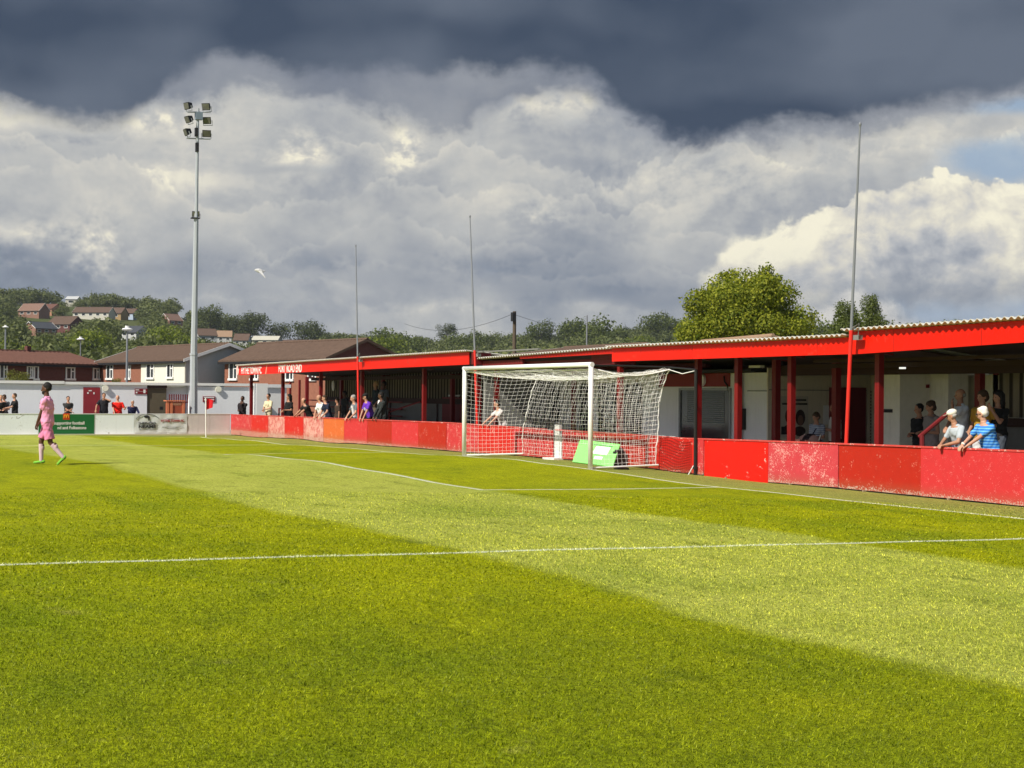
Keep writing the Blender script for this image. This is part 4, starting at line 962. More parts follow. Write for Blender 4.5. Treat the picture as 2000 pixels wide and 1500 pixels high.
# ---------------------------------------------------------------- street lamps, telegraph pole, wires
def lampost(px, ytop, D, w, name, label, head=True, cat='street lamp'):
    t_ = onD(px, ytop, D); z = gz(t_.x, t_.y); s = empty(name, (t_.x, t_.y, z), label, cat)
    m = MB(); m.tube([(t_.x, t_.y, z-.2), (t_.x, t_.y, t_.z)], [w, w*.6], 8); part('column', m, steel, s)
    if head: m = MB(); m.ell((t_.x, t_.y, t_.z+.05), (.32, .32, .10), 12, 6); m.tube([(t_.x, t_.y, t_.z+.10), (t_.x, t_.y, t_.z+.26)], .12, 10); part('lamp_head', m, offwhite, s)
lampost(248.5, 645, 88, .09, 'street_lamp', 'grey street lamp with a round flat head in front of the brick and white houses')
lampost(157.5, 664, 120, .07, 'street_lamp', 'small distant street lamp above the dark red roof')
lampost(11, 640, 150, .14, 'street_lamp', 'street lamp among the trees at the far left edge')
t_ = onD(1005, 608, 92); z = gz(t_.x, t_.y); tp = empty('telegraph_pole', (t_.x, t_.y, z), 'dark wooden telegraph pole with a small box near its top', 'pole')
m = MB(); m.tube([(t_.x, t_.y, z-.3), t_], [.15, .11], 8); part('pole', m, mat('pole_wood', (.10, .075, .05), .8), tp)
m = MB(); q = onD(1002.5, 618, 91.8); m.box(q.x-.15, q.x+.15, q.y-.10, q.y+.10, q.z-.30, q.z+.25); part('pole_box', m, dark, tp)
a = onD(1002, 613, 92); 
def wire(a, b, sag, label):
    m = MB(); m.tube([a.lerp(b, i/16)-Vector((0, 0, sag*4*(i/16)*(1-i/16))) for i in range(17)], .012, 4); o = part('overhead_wire', m, black); props(o, label, 'wire')
wire(a, onD(790, 632, 130), .8, 'overhead wire running left from the telegraph pole'); wire(a, onD(1150, 640, 120), .3, 'overhead wire running right from the telegraph pole')
lampost(1146.5, 616, 88, .07, 'slim_pole', 'slim grey pole standing behind the stand roof right of the telegraph pole', False, 'pole')
lampost(1216, 700, 60, .05, 'flue_pipe', 'short pale pipe sticking up behind the goal', False, 'pipe')

# ---------------------------------------------------------------- gull
def gull():
    c = onD(509, 533, 70); s = CF/70
    m = MB()
    U = lambda x, y, z=0: c + (Rv*(x-509) + Uv*(533-y))/s + Fv*z
    m.tube([U(497, 527.5), U(501, 527.5), U(506, 528.5), U(511, 530), U(515, 531.5)], [.02, .07, .10, .08, .02], 8)
    for sgn in (1,):
        m.hexa([U(503, 528, -.05), U(511, 530, -.05), U(521, 545, -.45), U(520, 543, -.45), U(503, 527, -.04), U(511, 528.5, -.04), U(522, 544.5, -.45), U(519, 541, -.45)])
        m.hexa([U(505, 528, .05), U(513, 530, .05), U(516, 529, .5), U(512, 526, .5), U(505, 527.4, .05), U(513, 529, .05), U(516, 528, .5), U(512, 525.2, .5)])
    o = part('gull', m, mat('gull_feathers', (.50, .50, .50), .8)); props(o, 'grey white gull gliding over the houses', 'gull'); 
gull()

# ---------------------------------------------------------------- houses
def lin3(a, b, t): return Vector(a).lerp(Vector(b), t)
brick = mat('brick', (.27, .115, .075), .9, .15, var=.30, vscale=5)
brickshade = mat('brick_shaded', (.13, .055, .048), .9, .15, var=.25, vscale=5)  # darker copy of brick, with the shade of unlit walls put into its colour
render_w = mat('render_white', (.72, .70, .60), .85, .2, var=.05, streak=.15)
render_g = mat('render_grey', (.46, .47, .47), .85, .2, var=.08)
tile_b = mat('tile_brown', (.115, .075, .055), .85, .2, var=.35, vscale=3)
tile_r = mat('tile_red', (.135, .065, .048), .85, .2, var=.40, vscale=4)
tile_t = mat('tile_tan', (.30, .20, .13), .85, .2, var=.25, vscale=4)
def house(name, label, L, Rr, ye, yr, wallm, roofm, base_z=None, depth=8., apex=None, gable=None, chim=(), over=.35, grooves=True, cat='house', sidem=None):
    """L, Rr = (px, distance) of the front eave's ends; ye its pixel height at L and Rr, yr the ridge's"""
    A, B = onD(L[0], ye[0], L[1]), onD(Rr[0], ye[1], Rr[1]); ze = (A.z+B.z)/2; A.z = B.z = ze
    ax = (B-A); ln = ax.length; ax.normalize(); bk = Vector((-ax.y, ax.x, 0))
    if bk.dot(A-CAM) < 0: bk = -bk
    if apex is not None:
        lo, hi = .5, 12.
        for _ in range(30):
            mm = (lo+hi)/2
            if (proj(B+bk*mm)[0] < apex): lo = mm
            else: hi = mm
        depth = 2*lo
    r0, r1 = A+bk*depth/2, B+bk*depth/2
    zr = ze; 
    for _ in range(3): 
        D = (r0-CAM).dot(Fv)*.5+(r1-CAM).dot(Fv)*.5; px_, py_ = proj((r0.x*.5+r1.x*.5, r0.y*.5+r1.y*.5, zr)); zr += (py_-yr)/CF*D
    bz = base_z if base_z is not None else min(gz(A.x, A.y), gz(B.x, B.y))-.5
    mid = (A+B)/2; h = empty(name, (mid.x, mid.y, bz), label, cat)
    m = MB(); P = lambda x, y, z: Vector((A.x+ax.x*x+bk.x*y, A.y+ax.y*x+bk.y*y, z))
    m.hexa([P(0,0,bz), P(ln,0,bz), P(ln,depth,bz), P(0,depth,bz), P(0,0,ze-.02), P(ln,0,ze-.02), P(ln,depth,ze-.02), P(0,depth,ze-.02)])
    part('wall', m, wallm, h)
    m = MB()
    for x in (.0, ln-.2): m.prism([P(x, 0, ze-.018), P(x, depth, ze-.018), P(x, depth/2, zr-.06)], ax*.2)
    part('gable', m, sidem or wallm, h)
    if sidem: m = MB(); m.hexa([P(ln+.002,0,bz), P(ln+.03,0,bz), P(ln+.03,depth,bz), P(ln+.002,depth,bz), P(ln+.002,0,ze), P(ln+.03,0,ze), P(ln+.03,depth,ze), P(ln+.002,depth,ze)]); m.prism([P(ln+.002, 0, ze), P(ln+.002, depth, ze), P(ln+.002, depth/2, zr-.06)], ax*.03); part('side_wall', m, sidem, h)
    m = MB(); n = max(2, int((ln+2*over)/.20)) if grooves else 2; sl_ = (zr-ze)/(depth/2)
    for i in range(n+1):
        x = -over+(ln+2*over)*i/n; o = .05*(i % 2) if grooves else 0
        m.v += [tuple(P(x, -over, ze-over*sl_+o+.03)), tuple(P(x, depth/2, zr+o+.03)), tuple(P(x, depth+over, ze-over*sl_+o+.03)), tuple(P(x, -over, ze-over*sl_-.1)), tuple(P(x, depth/2, zr-.10)), tuple(P(x, depth+over, ze-over*sl_-.1))]
    for i in range(n):
        a, b = 6*i, 6*i+6; m.f += [(a, b, b+1, a+1), (a+1, b+1, b+2, a+2), (a+3, a+4, b+4, b+3), (a+4, a+5, b+5, b+4), (a, a+3, b+3, b), (a+2, b+2, b+5, a+5)]
    m.f += [(0, 1, 4, 3), (1, 2, 5, 4), (6*n, 6*n+3, 6*n+4, 6*n+1), (6*n+1, 6*n+4, 6*n+5, 6*n+2)]
    rf = part('roof', m, roofm, h)
    m = MB(); m.tube([P(-over, depth/2, zr+.05), P(ln+over, depth/2, zr+.05)], .10, 6); part('ridge_tiles', m, roofm, rf)
    m = MB(); m.hexa([P(-over, -over-.03, ze-over*sl_-.22), P(ln+over, -over-.03, ze-over*sl_-.22), P(ln+over, -over+.06, ze-over*sl_-.22), P(-over, -over+.06, ze-over*sl_-.22), P(-over, -over-.03, ze-over*sl_-.06), P(ln+over, -over-.03, ze-over*sl_-.06), P(ln+over, -over+.06, ze-over*sl_-.06), P(-over, -over+.06, ze-over*sl_-.06)])
    part('gutter', m, dark, rf)
    if gable:
        for x, s in ((ln+over, 1), (-over, -1)):
            m = MB()
            for q in ((-over, depth/2), (depth+over, depth/2)):
                z0 = ze-over*sl_; a, b = P(x, q[0], z0-.14), P(x, q[1], zr-.14); m.prism([a, b, b+Vector((0, 0, .22)), a+Vector((0, 0, .22))], ax*.04*s)
            part('bargeboard', m, white, rf)
    for (u, w_) in chim:
        m = MB(); x = ln*u; m.hexa([P(x-w_,depth/2-w_,zr-.5), P(x+w_,depth/2-w_,zr-.5), P(x+w_,depth/2+w_,zr-.5), P(x-w_,depth/2+w_,zr-.5), P(x-w_,depth/2-w_,zr+.45), P(x+w_,depth/2-w_,zr+.45), P(x+w_,depth/2+w_,zr+.45), P(x-w_,depth/2+w_,zr+.45)]); part('chimney', m, brickshade, rf)
    h_ = dict(o=h, A=A, ax=ax, bk=bk, ln=ln, ze=ze, bz=bz, P=P, depth=depth, zr=zr)
    return h_
def pxwall(h, px, py, off=0.):
    """x along the front wall and height of a pixel"""
    n = h['bk']; d = ray(px, py); t = (h['A']-CAM).dot(n)/d.dot(n); q = CAM+d*t; return (q-h['A']).dot(h['ax']), q.z
def hwin(h, a, b, y0, y1, mull=True, dark_=False, frame=None):
    x0, z1 = pxwall(h, a, y0); x1, z0 = pxwall(h, b, y1); P = h['P']; t = .11
    def bx(m, xa, xb, za, zb, da, db): m.hexa([P(xa,-db,za), P(xb,-db,za), P(xb,-da,za), P(xa,-da,za), P(xa,-db,zb), P(xb,-db,zb), P(xb,-da,zb), P(xa,-da,zb)])
    m = MB(); bx(m, x0, x1, z1-t, z1, 0, .06); bx(m, x0-.04, x1+.04, z0-.04, z0+t, 0, .12); bx(m, x0, x0+t, z0+t, z1-t, 0, .06); bx(m, x1-t, x1, z0+t, z1-t, 0, .06)
    if mull: c = x0+(x1-x0)*.58; bx(m, c-.05, c+.05, z0+t, z1-t, 0, .06); bx(m, c+.05, x1-t, z0+(z1-z0)*.62, z0+(z1-z0)*.62+.08, 0, .06)
    w_ = part('window', m, frame or white, h['o'])
    m = MB(); bx(m, x0+t, x1-t, z0+t, z1-t, .004, .02); part('pane', m, glass, w_)
def hpanel(h, a, b, y0, y1, mt, d=.05, name='render_panel'):
    x0, z1 = pxwall(h, a, y0); x1, z0 = pxwall(h, b, y1); P = h['P']; m = MB()
    m.hexa([P(x0,-d,z0), P(x1,-d,z0), P(x1,-.001,z0), P(x0,-.001,z0), P(x0,-d,z1), P(x1,-d,z1), P(x1,-.001,z1), P(x0,-.001,z1)]); part(name, m, mt, h['o'])
    return d
h1 = house('terraced_house', 'long shaded brick terrace with a red brown pantile roof at the far left', (-160, 104), (198, 117), (700, 713.5), 684, brickshade, tile_r, -3., depth=9, chim=((.78, .18), (.46, .18)))
for a, b, y0, y1 in ((-2, 14, 711, 741), (52, 64, 714, 739), (65.5, 75, 714, 742), (128, 146, 716.5, 742), (181, 194, 718, 742)): hwin(h1, a, b, y0, y1, mull=(b-a) > 11)
m = MB(); p = pxwall(h1, 112, 712)
h2 = house('brick_house', 'brick house with a white rendered right half and grey gable under a brown roof', (196, 117), (363, 105.5), (704.5, 700.5), 676, brick, tile_b, -3., apex=444, gable=True, sidem=render_g)
x1_, zt_ = pxwall(h2, 363, 702); x0_, _ = pxwall(h2, 278, 703); P = h2['P']
m = MB(); m.hexa([P(x0_,-.10,-3), P(h2['ln']+.05,-.10,-3), P(h2['ln']+.05,-.002,-3), P(x0_,-.002,-3), P(x0_,-.10,h2['ze']-.25), P(h2['ln']+.05,-.10,h2['ze']-.25), P(h2['ln']+.05,-.002,h2['ze']-.25), P(x0_,-.002,h2['ze']-.25)]); part('render_panel', m, render_w, h2['o'])
for a, b, y0, y1 in ((208.5, 221.5, 711.5, 741), (247, 256, 713, 741)): hwin(h2, a, b, y0, y1)
_P = h2['P']; h2['P'] = lambda x, y, z: _P(x, y-.105, z)
for a, b, y0, y1 in ((289, 304, 709.5, 740), (329, 341.5, 709.5, 739)): hwin(h2, a, b, y0, y1)
h2['P'] = _P
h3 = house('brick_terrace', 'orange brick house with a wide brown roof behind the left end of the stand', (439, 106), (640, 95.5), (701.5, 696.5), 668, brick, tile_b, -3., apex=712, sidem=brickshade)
for a, b, y0, y1 in ((448, 464, 708, 742), (490, 505.5, 712, 742), (558, 574, 712, 743.5), (602, 618, 712, 743)): hwin(h3, a, b, y0, y1)
m = MB(); a_ = pxwall(h3, 585, 742); P = h3['P']
for px in (568, 586): x_, z_ = pxwall(h3, px, 742); m.hexa([P(x_,-.12,-3), P(x_+.1,-.12,-3), P(x_+.1,-.02,-3), P(x_,-.02,-3), P(x_,-.12,z_), P(x_+.1,-.12,z_), P(x_+.1,-.02,z_), P(x_,-.02,z_)])
part('downpipe', m, maroon, h3['o'])
h7 = house('bungalow', 'low brown roofed house with a white gable end behind the roof above the goal', (1006, 88), (1150, 80), (688, 692), 677, render_w, tile_b, -1.5, depth=7, gable=True)
h8 = house('tan_roof_house', 'house with a sunlit tan tiled roof below the big bright tree', (1236, 78), (1350, 70), (681, 690), 663, render_w, tile_t, -1.5, depth=8)
brick_far = mat('brick_far', (.25, .14, .105), .9, .1, var=.2, vscale=2); tile_far = mat('tile_far', (.20, .125, .095), .9, .1, var=.3, vscale=2); cream_far = mat('render_far', (.55, .53, .46), .9, .1)
far_specs = [
 ('hillside_house', 'red brick hillside house with white gable trim at the upper left', (36, 330), (76, 322), (606, 606), 593,  brick_far, tile_far, dict(depth=8, gable=True)),
 ('hillside_house', 'tan brick end house right of the red brick hillside house', (76.5, 335), (101, 330), (602, 603), 594, mat('brick_tan', (.38, .20, .12), .9, .15), tile_r, dict(depth=9)),
 ('hillside_house', 'long white hillside house with a brown roof between the trees', (142, 322), (212, 318), (609, 610), 600, cream_far, tile_b, dict(depth=9, gable=True)),
 ('hillside_house', 'pale yellow brick end of the long hillside row', (213, 312), (236, 310), (611, 611), 601, mat('brick_yellow', (.36, .25, .12), .9, .15), tile_b, dict(depth=9)),
 ('hillside_house', 'small pale blue hillside house right of the long row', (237, 325), (260, 322), (611, 611), 603, mat('render_blue', (.42, .50, .62), .8, .2), tile_b, dict(depth=8)),
 ('hillside_house', 'small brick house with an orange gable alone among the trees left of the floodlight', (331, 280), (357, 292), (625, 626), 613, brick_far, tile_far, dict(depth=8, gable=True)),
 ('hillside_house', 'dark slate roofed house with a brick gable lower on the hill', (70, 250), (112, 262), (641, 641), 629, brick_far, mat('slate', (.055, .06, .07), .7), dict(depth=10, gable=True)),
 ('hillside_house', 'brown hipped roof house behind the slate roofed one', (92, 285), (136, 280), (633, 632), 618, brickshade, tile_b, dict(depth=12)),
 ('hillside_house', 'grey roofed house half hidden right of the big dark green tree', (236, 270), (266, 264), (648, 649), 637, render_g, mat('slate', (.055, .06, .07)), dict(depth=9)),
 ('hillside_house', 'brown roofed bungalow just right of the floodlight mast', (388, 290), (424, 296), (655, 654), 642, render_g, tile_b, dict(depth=9)),
 ('hillside_house', 'bungalow roof behind the grey gable', (424, 300), (452, 302), (657, 657), 646, render_g, tile_t, dict(depth=9)),
 ('hillside_house', 'brown bungalow roof above the ridge of the brick terrace', (456, 305), (484, 305), (664, 664), 652, render_g, tile_b, dict(depth=9)),
 ('hillside_house', 'bungalow with a pale flat looking roof on the hill slope', (492, 320), (542, 318), (663, 664), 656.5, mat('render_cream', (.55, .52, .42), .8), mat('tile_pale', (.48, .46, .38), .8), dict(depth=9)),
 ('hillside_house', 'low brown roofed building right of the pale roofed bungalow', (549, 310), (600, 308), (672, 672), 664, brickshade, tile_b, dict(depth=9)),
 ('hillside_house', 'pale house high on the wooded ridge', (128, 430), (150, 430), (584, 584), 579, cream_far, render_g, dict(depth=9)),
]
for nm, lb_, L, Rr, ye, yr, wm, rm, kw in far_specs:
    D_ = 250.
    while D_ < 900:                                  # stand each house where the slope is one or two storeys below its eave
        q_ = onD(L[0], 700, D_)
        if proj((q_.x, q_.y, gz(q_.x, q_.y)))[1] < ye[0]+3.4/D_*CF: break
        D_ += 6
    Rr = (Rr[0], D_+(Rr[1]-L[1])*.55); L = (L[0], D_)
    h = house(nm, lb_, L, Rr, ye, yr, wm, rm, grooves=False, **kw)
    w_px = Rr[0]-L[0]; n = max(1, int(w_px/13))
    for i in range(n):
        a = L[0]+w_px*(i+.25)/n; hwin(h, a, a+w_px/n*.48, ye[0]+2.5, ye[0]+7.5, mull=False)

# ---------------------------------------------------------------- trees
def leaf_mat(name, c1, c2, tr=.3):
    m = bpy.data.materials.new(name); m.use_nodes = True; T = NT(m.node_tree); b = T.n['Principled BSDF']
    g = T.new('ShaderNodeNewGeometry'); r = g.outputs['Random Per Island']
    oi = T.new('ShaderNodeObjectInfo').outputs['Random']
    c = T.mix(r, c1, c2); c = T.mix(T.math('MULTIPLY', oi, .30), c, (.05, .06, .015))
    T.l.new(c, b.inputs['Base Color']); b.inputs['Roughness'].default_value = .6; b.inputs['Specular IOR Level'].default_value = .2
    t = T.new('ShaderNodeBsdfTranslucent'); T.l.new(T.vmath('MULTIPLY', c, (1.1, 1.2, .6)), t.inputs[0])
    ms = T.new('ShaderNodeMixShader'); ms.inputs[0].default_value = tr
    T.l.new(b.outputs[0], ms.inputs[1]); T.l.new(t.outputs[0], ms.inputs[2]); T.l.new(ms.outputs[0], T.n['Material Output'].inputs[0]); return m
def crown_arrays(seed, n, leaf, lumps=16, shape=(1, 1, .8), spire=0., dome=False):
    r = np.random.default_rng(seed); cs = []; rs = []
    while len(cs) < lumps:
        p = r.uniform(-1, 1, 3); q = np.linalg.norm(p)
        if q > 1 or q < .25: continue
        s = r.uniform(.26, .46); p = p*(1-s*.55)
        if spire: p[:2] *= (1-.55*max(0, p[2]))
        cs.append(p); rs.append(s*(1-.3*abs(p[2]*spire)))
    if dome:                                              # one broad even crown: lumps laid out over a dome
        cs, rs = [], []
        for k in range(lumps):
            t = 2.39996*k; zz = -.45+1.42*(k+.5)/lumps; q = math.sqrt(max(0, 1-min(1, abs(zz))**2)); rr_ = r.uniform(.48, .80)*(1-.22*max(0, zz))*1.05
            cs.append(np.array([q*math.cos(t)*rr_, q*math.sin(t)*rr_, zz*.78+r.uniform(-.12, .12)])); rs.append(r.uniform(.13, .31))
        for k in range(12):                               # loose sprays outside the dome
            t = r.uniform(0, 6.28); zz = r.uniform(-.2, .95); q = math.sqrt(max(0, 1-min(1, zz)**2))*.92; cs.append(np.array([q*math.cos(t), q*math.sin(t), zz*.98])); rs.append(r.uniform(.07, .13))
    cs.append(np.zeros(3)); rs.append(.55)
    cs, rs = np.array(cs), np.array(rs); w_ = rs**2; w_ /= w_.sum()
    k = r.choice(len(cs), n, p=w_); d = r.normal(size=(n, 3)); d /= np.linalg.norm(d, axis=1)[:, None]
    rad = rs[k]*(1-np.abs(r.normal(0, .26, n))); pos = cs[k]+d*rad[:, None]*r.uniform(.80, 1.24, (n, 1))
    pos *= np.array(shape); nrm_ = d+r.normal(0, .55, (n, 3)); nrm_ /= np.linalg.norm(nrm_, axis=1)[:, None]
    t = np.cross(nrm_, r.normal(size=(n, 3))); t /= np.linalg.norm(t, axis=1)[:, None]; b = np.cross(nrm_, t)
    s = leaf*r.uniform(.6, 1.3, (n, 1))
    v = np.stack([pos-t*s, pos-b*s*.6, pos+t*s, pos+b*s*.6], 1).reshape(-1, 3)
    v[:, 2] += shape[2]*1.02
    return v
def tree_proto(seed, n, leaf, lmat, lumps=16, shape=(1, 1, .8), spire=0., dome=False):
    v = crown_arrays(seed, n, leaf, lumps, shape, spire, dome)
    c = np_mesh('crown', v, np.arange(len(v)).reshape(-1, 4), False); c.materials.append(lmat)
    return c, shape[2]
lm_dark = leaf_mat('leaves_dark', (.040, .055, .018), (.10, .12, .038))
lm_mid = leaf_mat('leaves_mid', (.055, .080, .018), (.15, .18, .040))
lm_bright = leaf_mat('leaves_bright', (.085, .125, .010), (.25, .29, .030), .4)
lm_maple = leaf_mat('leaves_maple', (.09, .14, .008), (.46, .47, .04), .4)
lm_olive = leaf_mat('leaves_olive', (.12, .13, .03), (.28, .27, .07), .35)
PR = {'dark': [tree_proto(11+i, 2600, .050, lm_dark, 18) for i in range(2)], 'mid': [tree_proto(21+i, 2600, .052, lm_mid, 18) for i in range(3)],
      'bright': [tree_proto(31+i, 3200, .048, lm_bright, 18) for i in range(2)], 'spire': [tree_proto(41, 6500, .040, lm_mid, 14, (.8, .8, 1.3), 1.)],
      'maple': [tree_proto(51, 42000, .023, lm_maple, 44, (1, 1, .86), 0., True)], 'olive': [tree_proto(61, 2500, .055, lm_olive, 12, (1, 1, .7))]}
def tree(kind, px, ytop, wpx, D, label, name='tree', hk=None, cat='tree', group=None, i=0):
    c, H_ = PR[kind][i % len(PR[kind])]; q = onD(px, ytop, D); z = gz(q.x, q.y); s = wpx/2/CF*D
    shp = 1.3 if kind == 'spire' else .8
    ch = 2*shp*1.04*s if hk is None else hk; th = q.z-ch
    o = empty(name, (q.x, q.y, z), label, cat, group, rotz=(px*7.3) % 6.28)
    a = bpy.data.objects.new('crown', c); C.objects.link(a); a.parent = o; sz = ch/(2*shp*1.04)
    a.location = (0, 0, th-z); a.scale = (s, s, sz)
    r = random.Random(int(px*10)); m = MB(); t0 = th-z; k = max(.5, min(s, 3.))
    m.tube([(0, 0, -.2), (.02*s, .01*s, t0+.2*sz), (0, .03*s, t0+H_*.9*sz), (.03*s, 0, t0+H_*1.4*sz)], [.11*k, .085*k, .05*k, .012*k], 8)
    for i_ in range(7):
        a_ = r.uniform(0, 6.28); z0 = t0+r.uniform(.15, H_*.9)*sz; l = r.uniform(.35, .6)*s
        m.tube([(0, 0, z0), (l*.5*math.cos(a_), l*.5*math.sin(a_), z0+.16*sz), (l*math.cos(a_), l*math.sin(a_), z0+.34*sz)], [.045*k, .028*k, .008*k], 5)
    part('trunk', m, mat('bark', (.10, .08, .06), .9), o, local=True, smooth=True)
    return o
tree('maple', 1457, 531, 272, 88, 'large bright yellow green spreading tree behind the stand', 'maple_tree', hk=6.8)
tree('spire', 1652, 575, 96, 96, 'darker green tree with a pointed top right of the big bright tree', 'ash_tree', hk=4.2)
tree('spire', 1702, 562, 84, 98, 'slender dark green tree with a tall pointed shoot, right of the thin pole', 'ash_tree', hk=4.6)
tree('mid', 1680, 592, 150, 104, 'broad low green tree joining the pointed pair beside the thin pole', 'tree', hk=3.6, i=2)
tree('mid', 1590, 622, 90, 110, 'low round green tree between the bright tree and the pointed pair', 'tree', hk=4.)
tree('mid', 1760, 622, 110, 150, 'low green tree just above the step in the red fascia', 'tree', i=1)
tree('bright', 1850, 612, 70, 60, 'leafy sprigs poking above the right roof edge', 'shrub', hk=1.6, cat='shrub')
tree('olive', 34, 716, 62, 86, 'olive yellow bush above the white wall at the far left', 'bush', hk=1.5, cat='bush')
tree('olive', 228, 735, 26, 86, 'small dry bush by the wall below the brick house windows', 'bush', hk=.8, cat='bush', i=0)
spec = [('bright', 185, 626, 128, 190, 'broad sunlit green tree in front of the long hillside house'), ('bright', 330, 630, 110, 205, 'sunlit green tree left of the floodlight mast below the small brick house'),
 ('bright', 30, 648, 120, 180, 'loose green tree above the terrace roof at the far left'), ('mid', 100, 652, 90, 178, 'green tree below the slate roofed house'), ('dark', 4, 598, 62, 240, 'very dark tree cut by the left edge of the photo'),
 ('mid', 262, 660, 70, 185, 'small round tree behind the street lamp'), ('mid', 410, 592, 72, 330, 'tree on the ridge just right of the floodlight mast'), ('dark', 462, 612, 70, 330, 'dark round tree left of the tallest dark tree'),
 ('dark', 497, 606, 78, 325, 'tallest dark tree on the hill behind the gull'), ('dark', 540, 626, 60, 330, 'dark tree right of the tallest dark one'), ('dark', 598, 622, 84, 325, 'dark dome shaped tree above the brown bungalow roofs'),
 ('dark', 630, 645, 50, 320, 'small dark tree at the foot of the dome shaped one'), ('bright', 728, 636, 140, 200, 'wide sunlit tree behind the leftmost thin pole'), ('mid', 795, 645, 100, 215, 'tree right of the wide sunlit tree'),
 ('mid', 750, 626, 110, 340, 'far tree topping the wide sunlit tree'), ('dark', 872, 629, 44, 350, 'small dark tree standing clear on the skyline'), ('mid', 905, 645, 80, 260, 'tree left of the thin pole above the goal'), ('mid', 955, 636, 80, 270, 'tree between the thin pole and the telegraph pole'),
 ('mid', 1057, 622, 78, 320, 'round tree right of the telegraph pole'), ('mid', 1148, 610, 120, 230, 'large rounded dark green tree around the slim pole'), ('dark', 1118, 625, 70, 225, 'darker tree leaning on the left of the large rounded one'),
 ('mid', 1205, 632, 80, 240, 'lower tree right of the large rounded one'), ('mid', 1285, 603, 90, 310, 'tree on the skyline left of the big bright tree'), ('mid', 1325, 612, 70, 250, 'tree touching the left side of the big bright tree'), ('bright', 1245, 645, 70, 180, 'small sunlit tree above the tan roof')]
for i, (k, px, yt, wp, D, lb_) in enumerate(spec):
    D_ = 140.
    while D_ < 800:
        q_ = onD(px, 700, D_)
        if proj((q_.x, q_.y, gz(q_.x, q_.y)))[1] < yt+.70*wp: break
        D_ += 6
    tree(k, px, yt, wp, D_, lb_, i=i)
# far wood on the hill: one mass
def wood():
    r = np.random.default_rng(5); vs = []; var = [crown_arrays(100+i, 420, .095, 12) for i in range(6)]
    keep = [(34, 100, 592, 614), (140, 260, 600, 617), (330, 358, 612, 629), (66, 112, 629, 644), (95, 135, 618, 634), (240, 268, 637, 650), (390, 424, 642, 655), (424, 454, 646, 659), (456, 486, 652, 664), (490, 545, 656, 665), (548, 602, 664, 670), (128, 150, 576, 583)]
    n = 0; tries = 0
    while n < 3600 and tries < 30000:
        tries += 1
        D = math.sqrt(r.uniform(230**2, 960**2)); px = r.uniform(-500, 2600)
        if r.uniform() < .42: D, px = r.uniform(380, 1000), r.uniform(-150, 700)
        p = onD(px, 700, D); z = gz(p.x, p.y)
        if D < 400 and px < 380 and r.uniform() < .5: continue
        rad = r.uniform(4.2, 7.6); hgt = rad*1.4*r.uniform(.8, 1.15)
        x_, y_ = proj((p.x, p.y, z+hgt)); wpx = rad/D*CF
        yb_ = proj((p.x, p.y, z))[1]
        if any(a-wpx*.8 < x_ < b+wpx*.8 and y_ < d-2 and yb_ > c+6 for a, b, c, d in keep): continue
        v = var[r.integers(6)].copy(); a = r.uniform(0, 6.28); ca, sa = math.cos(a), math.sin(a)
        v = np.stack([(v[:, 0]*ca-v[:, 1]*sa)*rad+p.x, (v[:, 0]*sa+v[:, 1]*ca)*rad+p.y, (v[:, 2])*hgt/1.66+z-.5], -1); vs.append(v); n += 1
    v = np.concatenate(vs); me = np_mesh('woodland', v, np.arange(len(v)).reshape(-1, 4), False); me.materials.append(lm_wood)
    o = bpy.data.objects.new('woodland', me); C.objects.link(o); props(o, 'far wooded hillside of dull green trees', 'woodland', kind='stuff')
lm_wood = leaf_mat('leaves_far', (.080, .105, .035), (.20, .22, .075), .25)
wood()

# ---------------------------------------------------------------- people
def skin_mat(name, c): return mat('skin_'+name, c, .55, .35, var=.06, vscale=20)
SK = {'pale': skin_mat('pale', (.52, .28, .19)), 'tan': skin_mat('tan', (.40, .20, .125)), 'brown': skin_mat('brown', (.11, .050, .030)), 'mid': skin_mat('mid', (.46, .24, .16))}
def cloth(c, v=.12): return mat('cloth_%d_%d_%d' % tuple(int(q*255) for q in c), c, .85, .15, var=v, vscale=9)
HC = {'black': mat('hair_black', (.012, .010, .009), .7, .3, vscale=30), 'brown': mat('hair_brown', (.06, .035, .02), .7, .3), 'grey': mat('hair_grey', (.35, .34, .32), .7), 'white': mat('hair_white', (.75, .72, .64), .7), 'blond': mat('hair_blond', (.35, .24, .12), .7)}
def voxel(mb, name, vox, mt, parent, smooth_it=2, fold=0.):
    me = mb.mesh(name); o = bpy.data.objects.new(name, me); C.objects.link(o)
    r = o.modifiers.new('r', 'REMESH'); r.mode = 'VOXEL'; r.voxel_size = vox; r.use_smooth_shade = True
    if smooth_it: s = o.modifiers.new('s', 'SMOOTH'); s.factor = .5; s.iterations = smooth_it
    dg = bpy.context.evaluated_depsgraph_get(); m2 = bpy.data.meshes.new_from_object(o.evaluated_get(dg))
    bpy.data.objects.remove(o); bpy.data.meshes.remove(me); m2.name = name
    if fold:                                              # creases in cloth, locks in hair
        n = len(m2.vertices); v = np.empty(n*3, np.float32); m2.vertices.foreach_get('co', v); v = v.reshape(-1, 3); nr = np.empty(n*3, np.float32); m2.vertex_normals.foreach_get('vector', nr); nr = nr.reshape(-1, 3)
        x, y, z = v.T; h = rng.uniform(0, 6, 6)
        w_ = np.sin(23*z+9*y+6*np.sin(9*x+h[0])+h[1])+.8*np.sin(31*y-17*z+4*np.sin(14*z+h[2])+h[3])+.5*np.sin(60*x+38*z+h[4]+3*np.sin(20*y+h[5]))
        v = v+nr*(w_*fold)[:, None]; m2.vertices.foreach_set('co', v.astype(np.float32).ravel()); m2.update()
    m2.name = name; m2.materials.clear(); m2.materials.append(mt)
    o = bpy.data.objects.new(name, m2); C.objects.link(o); o.parent = parent; return o
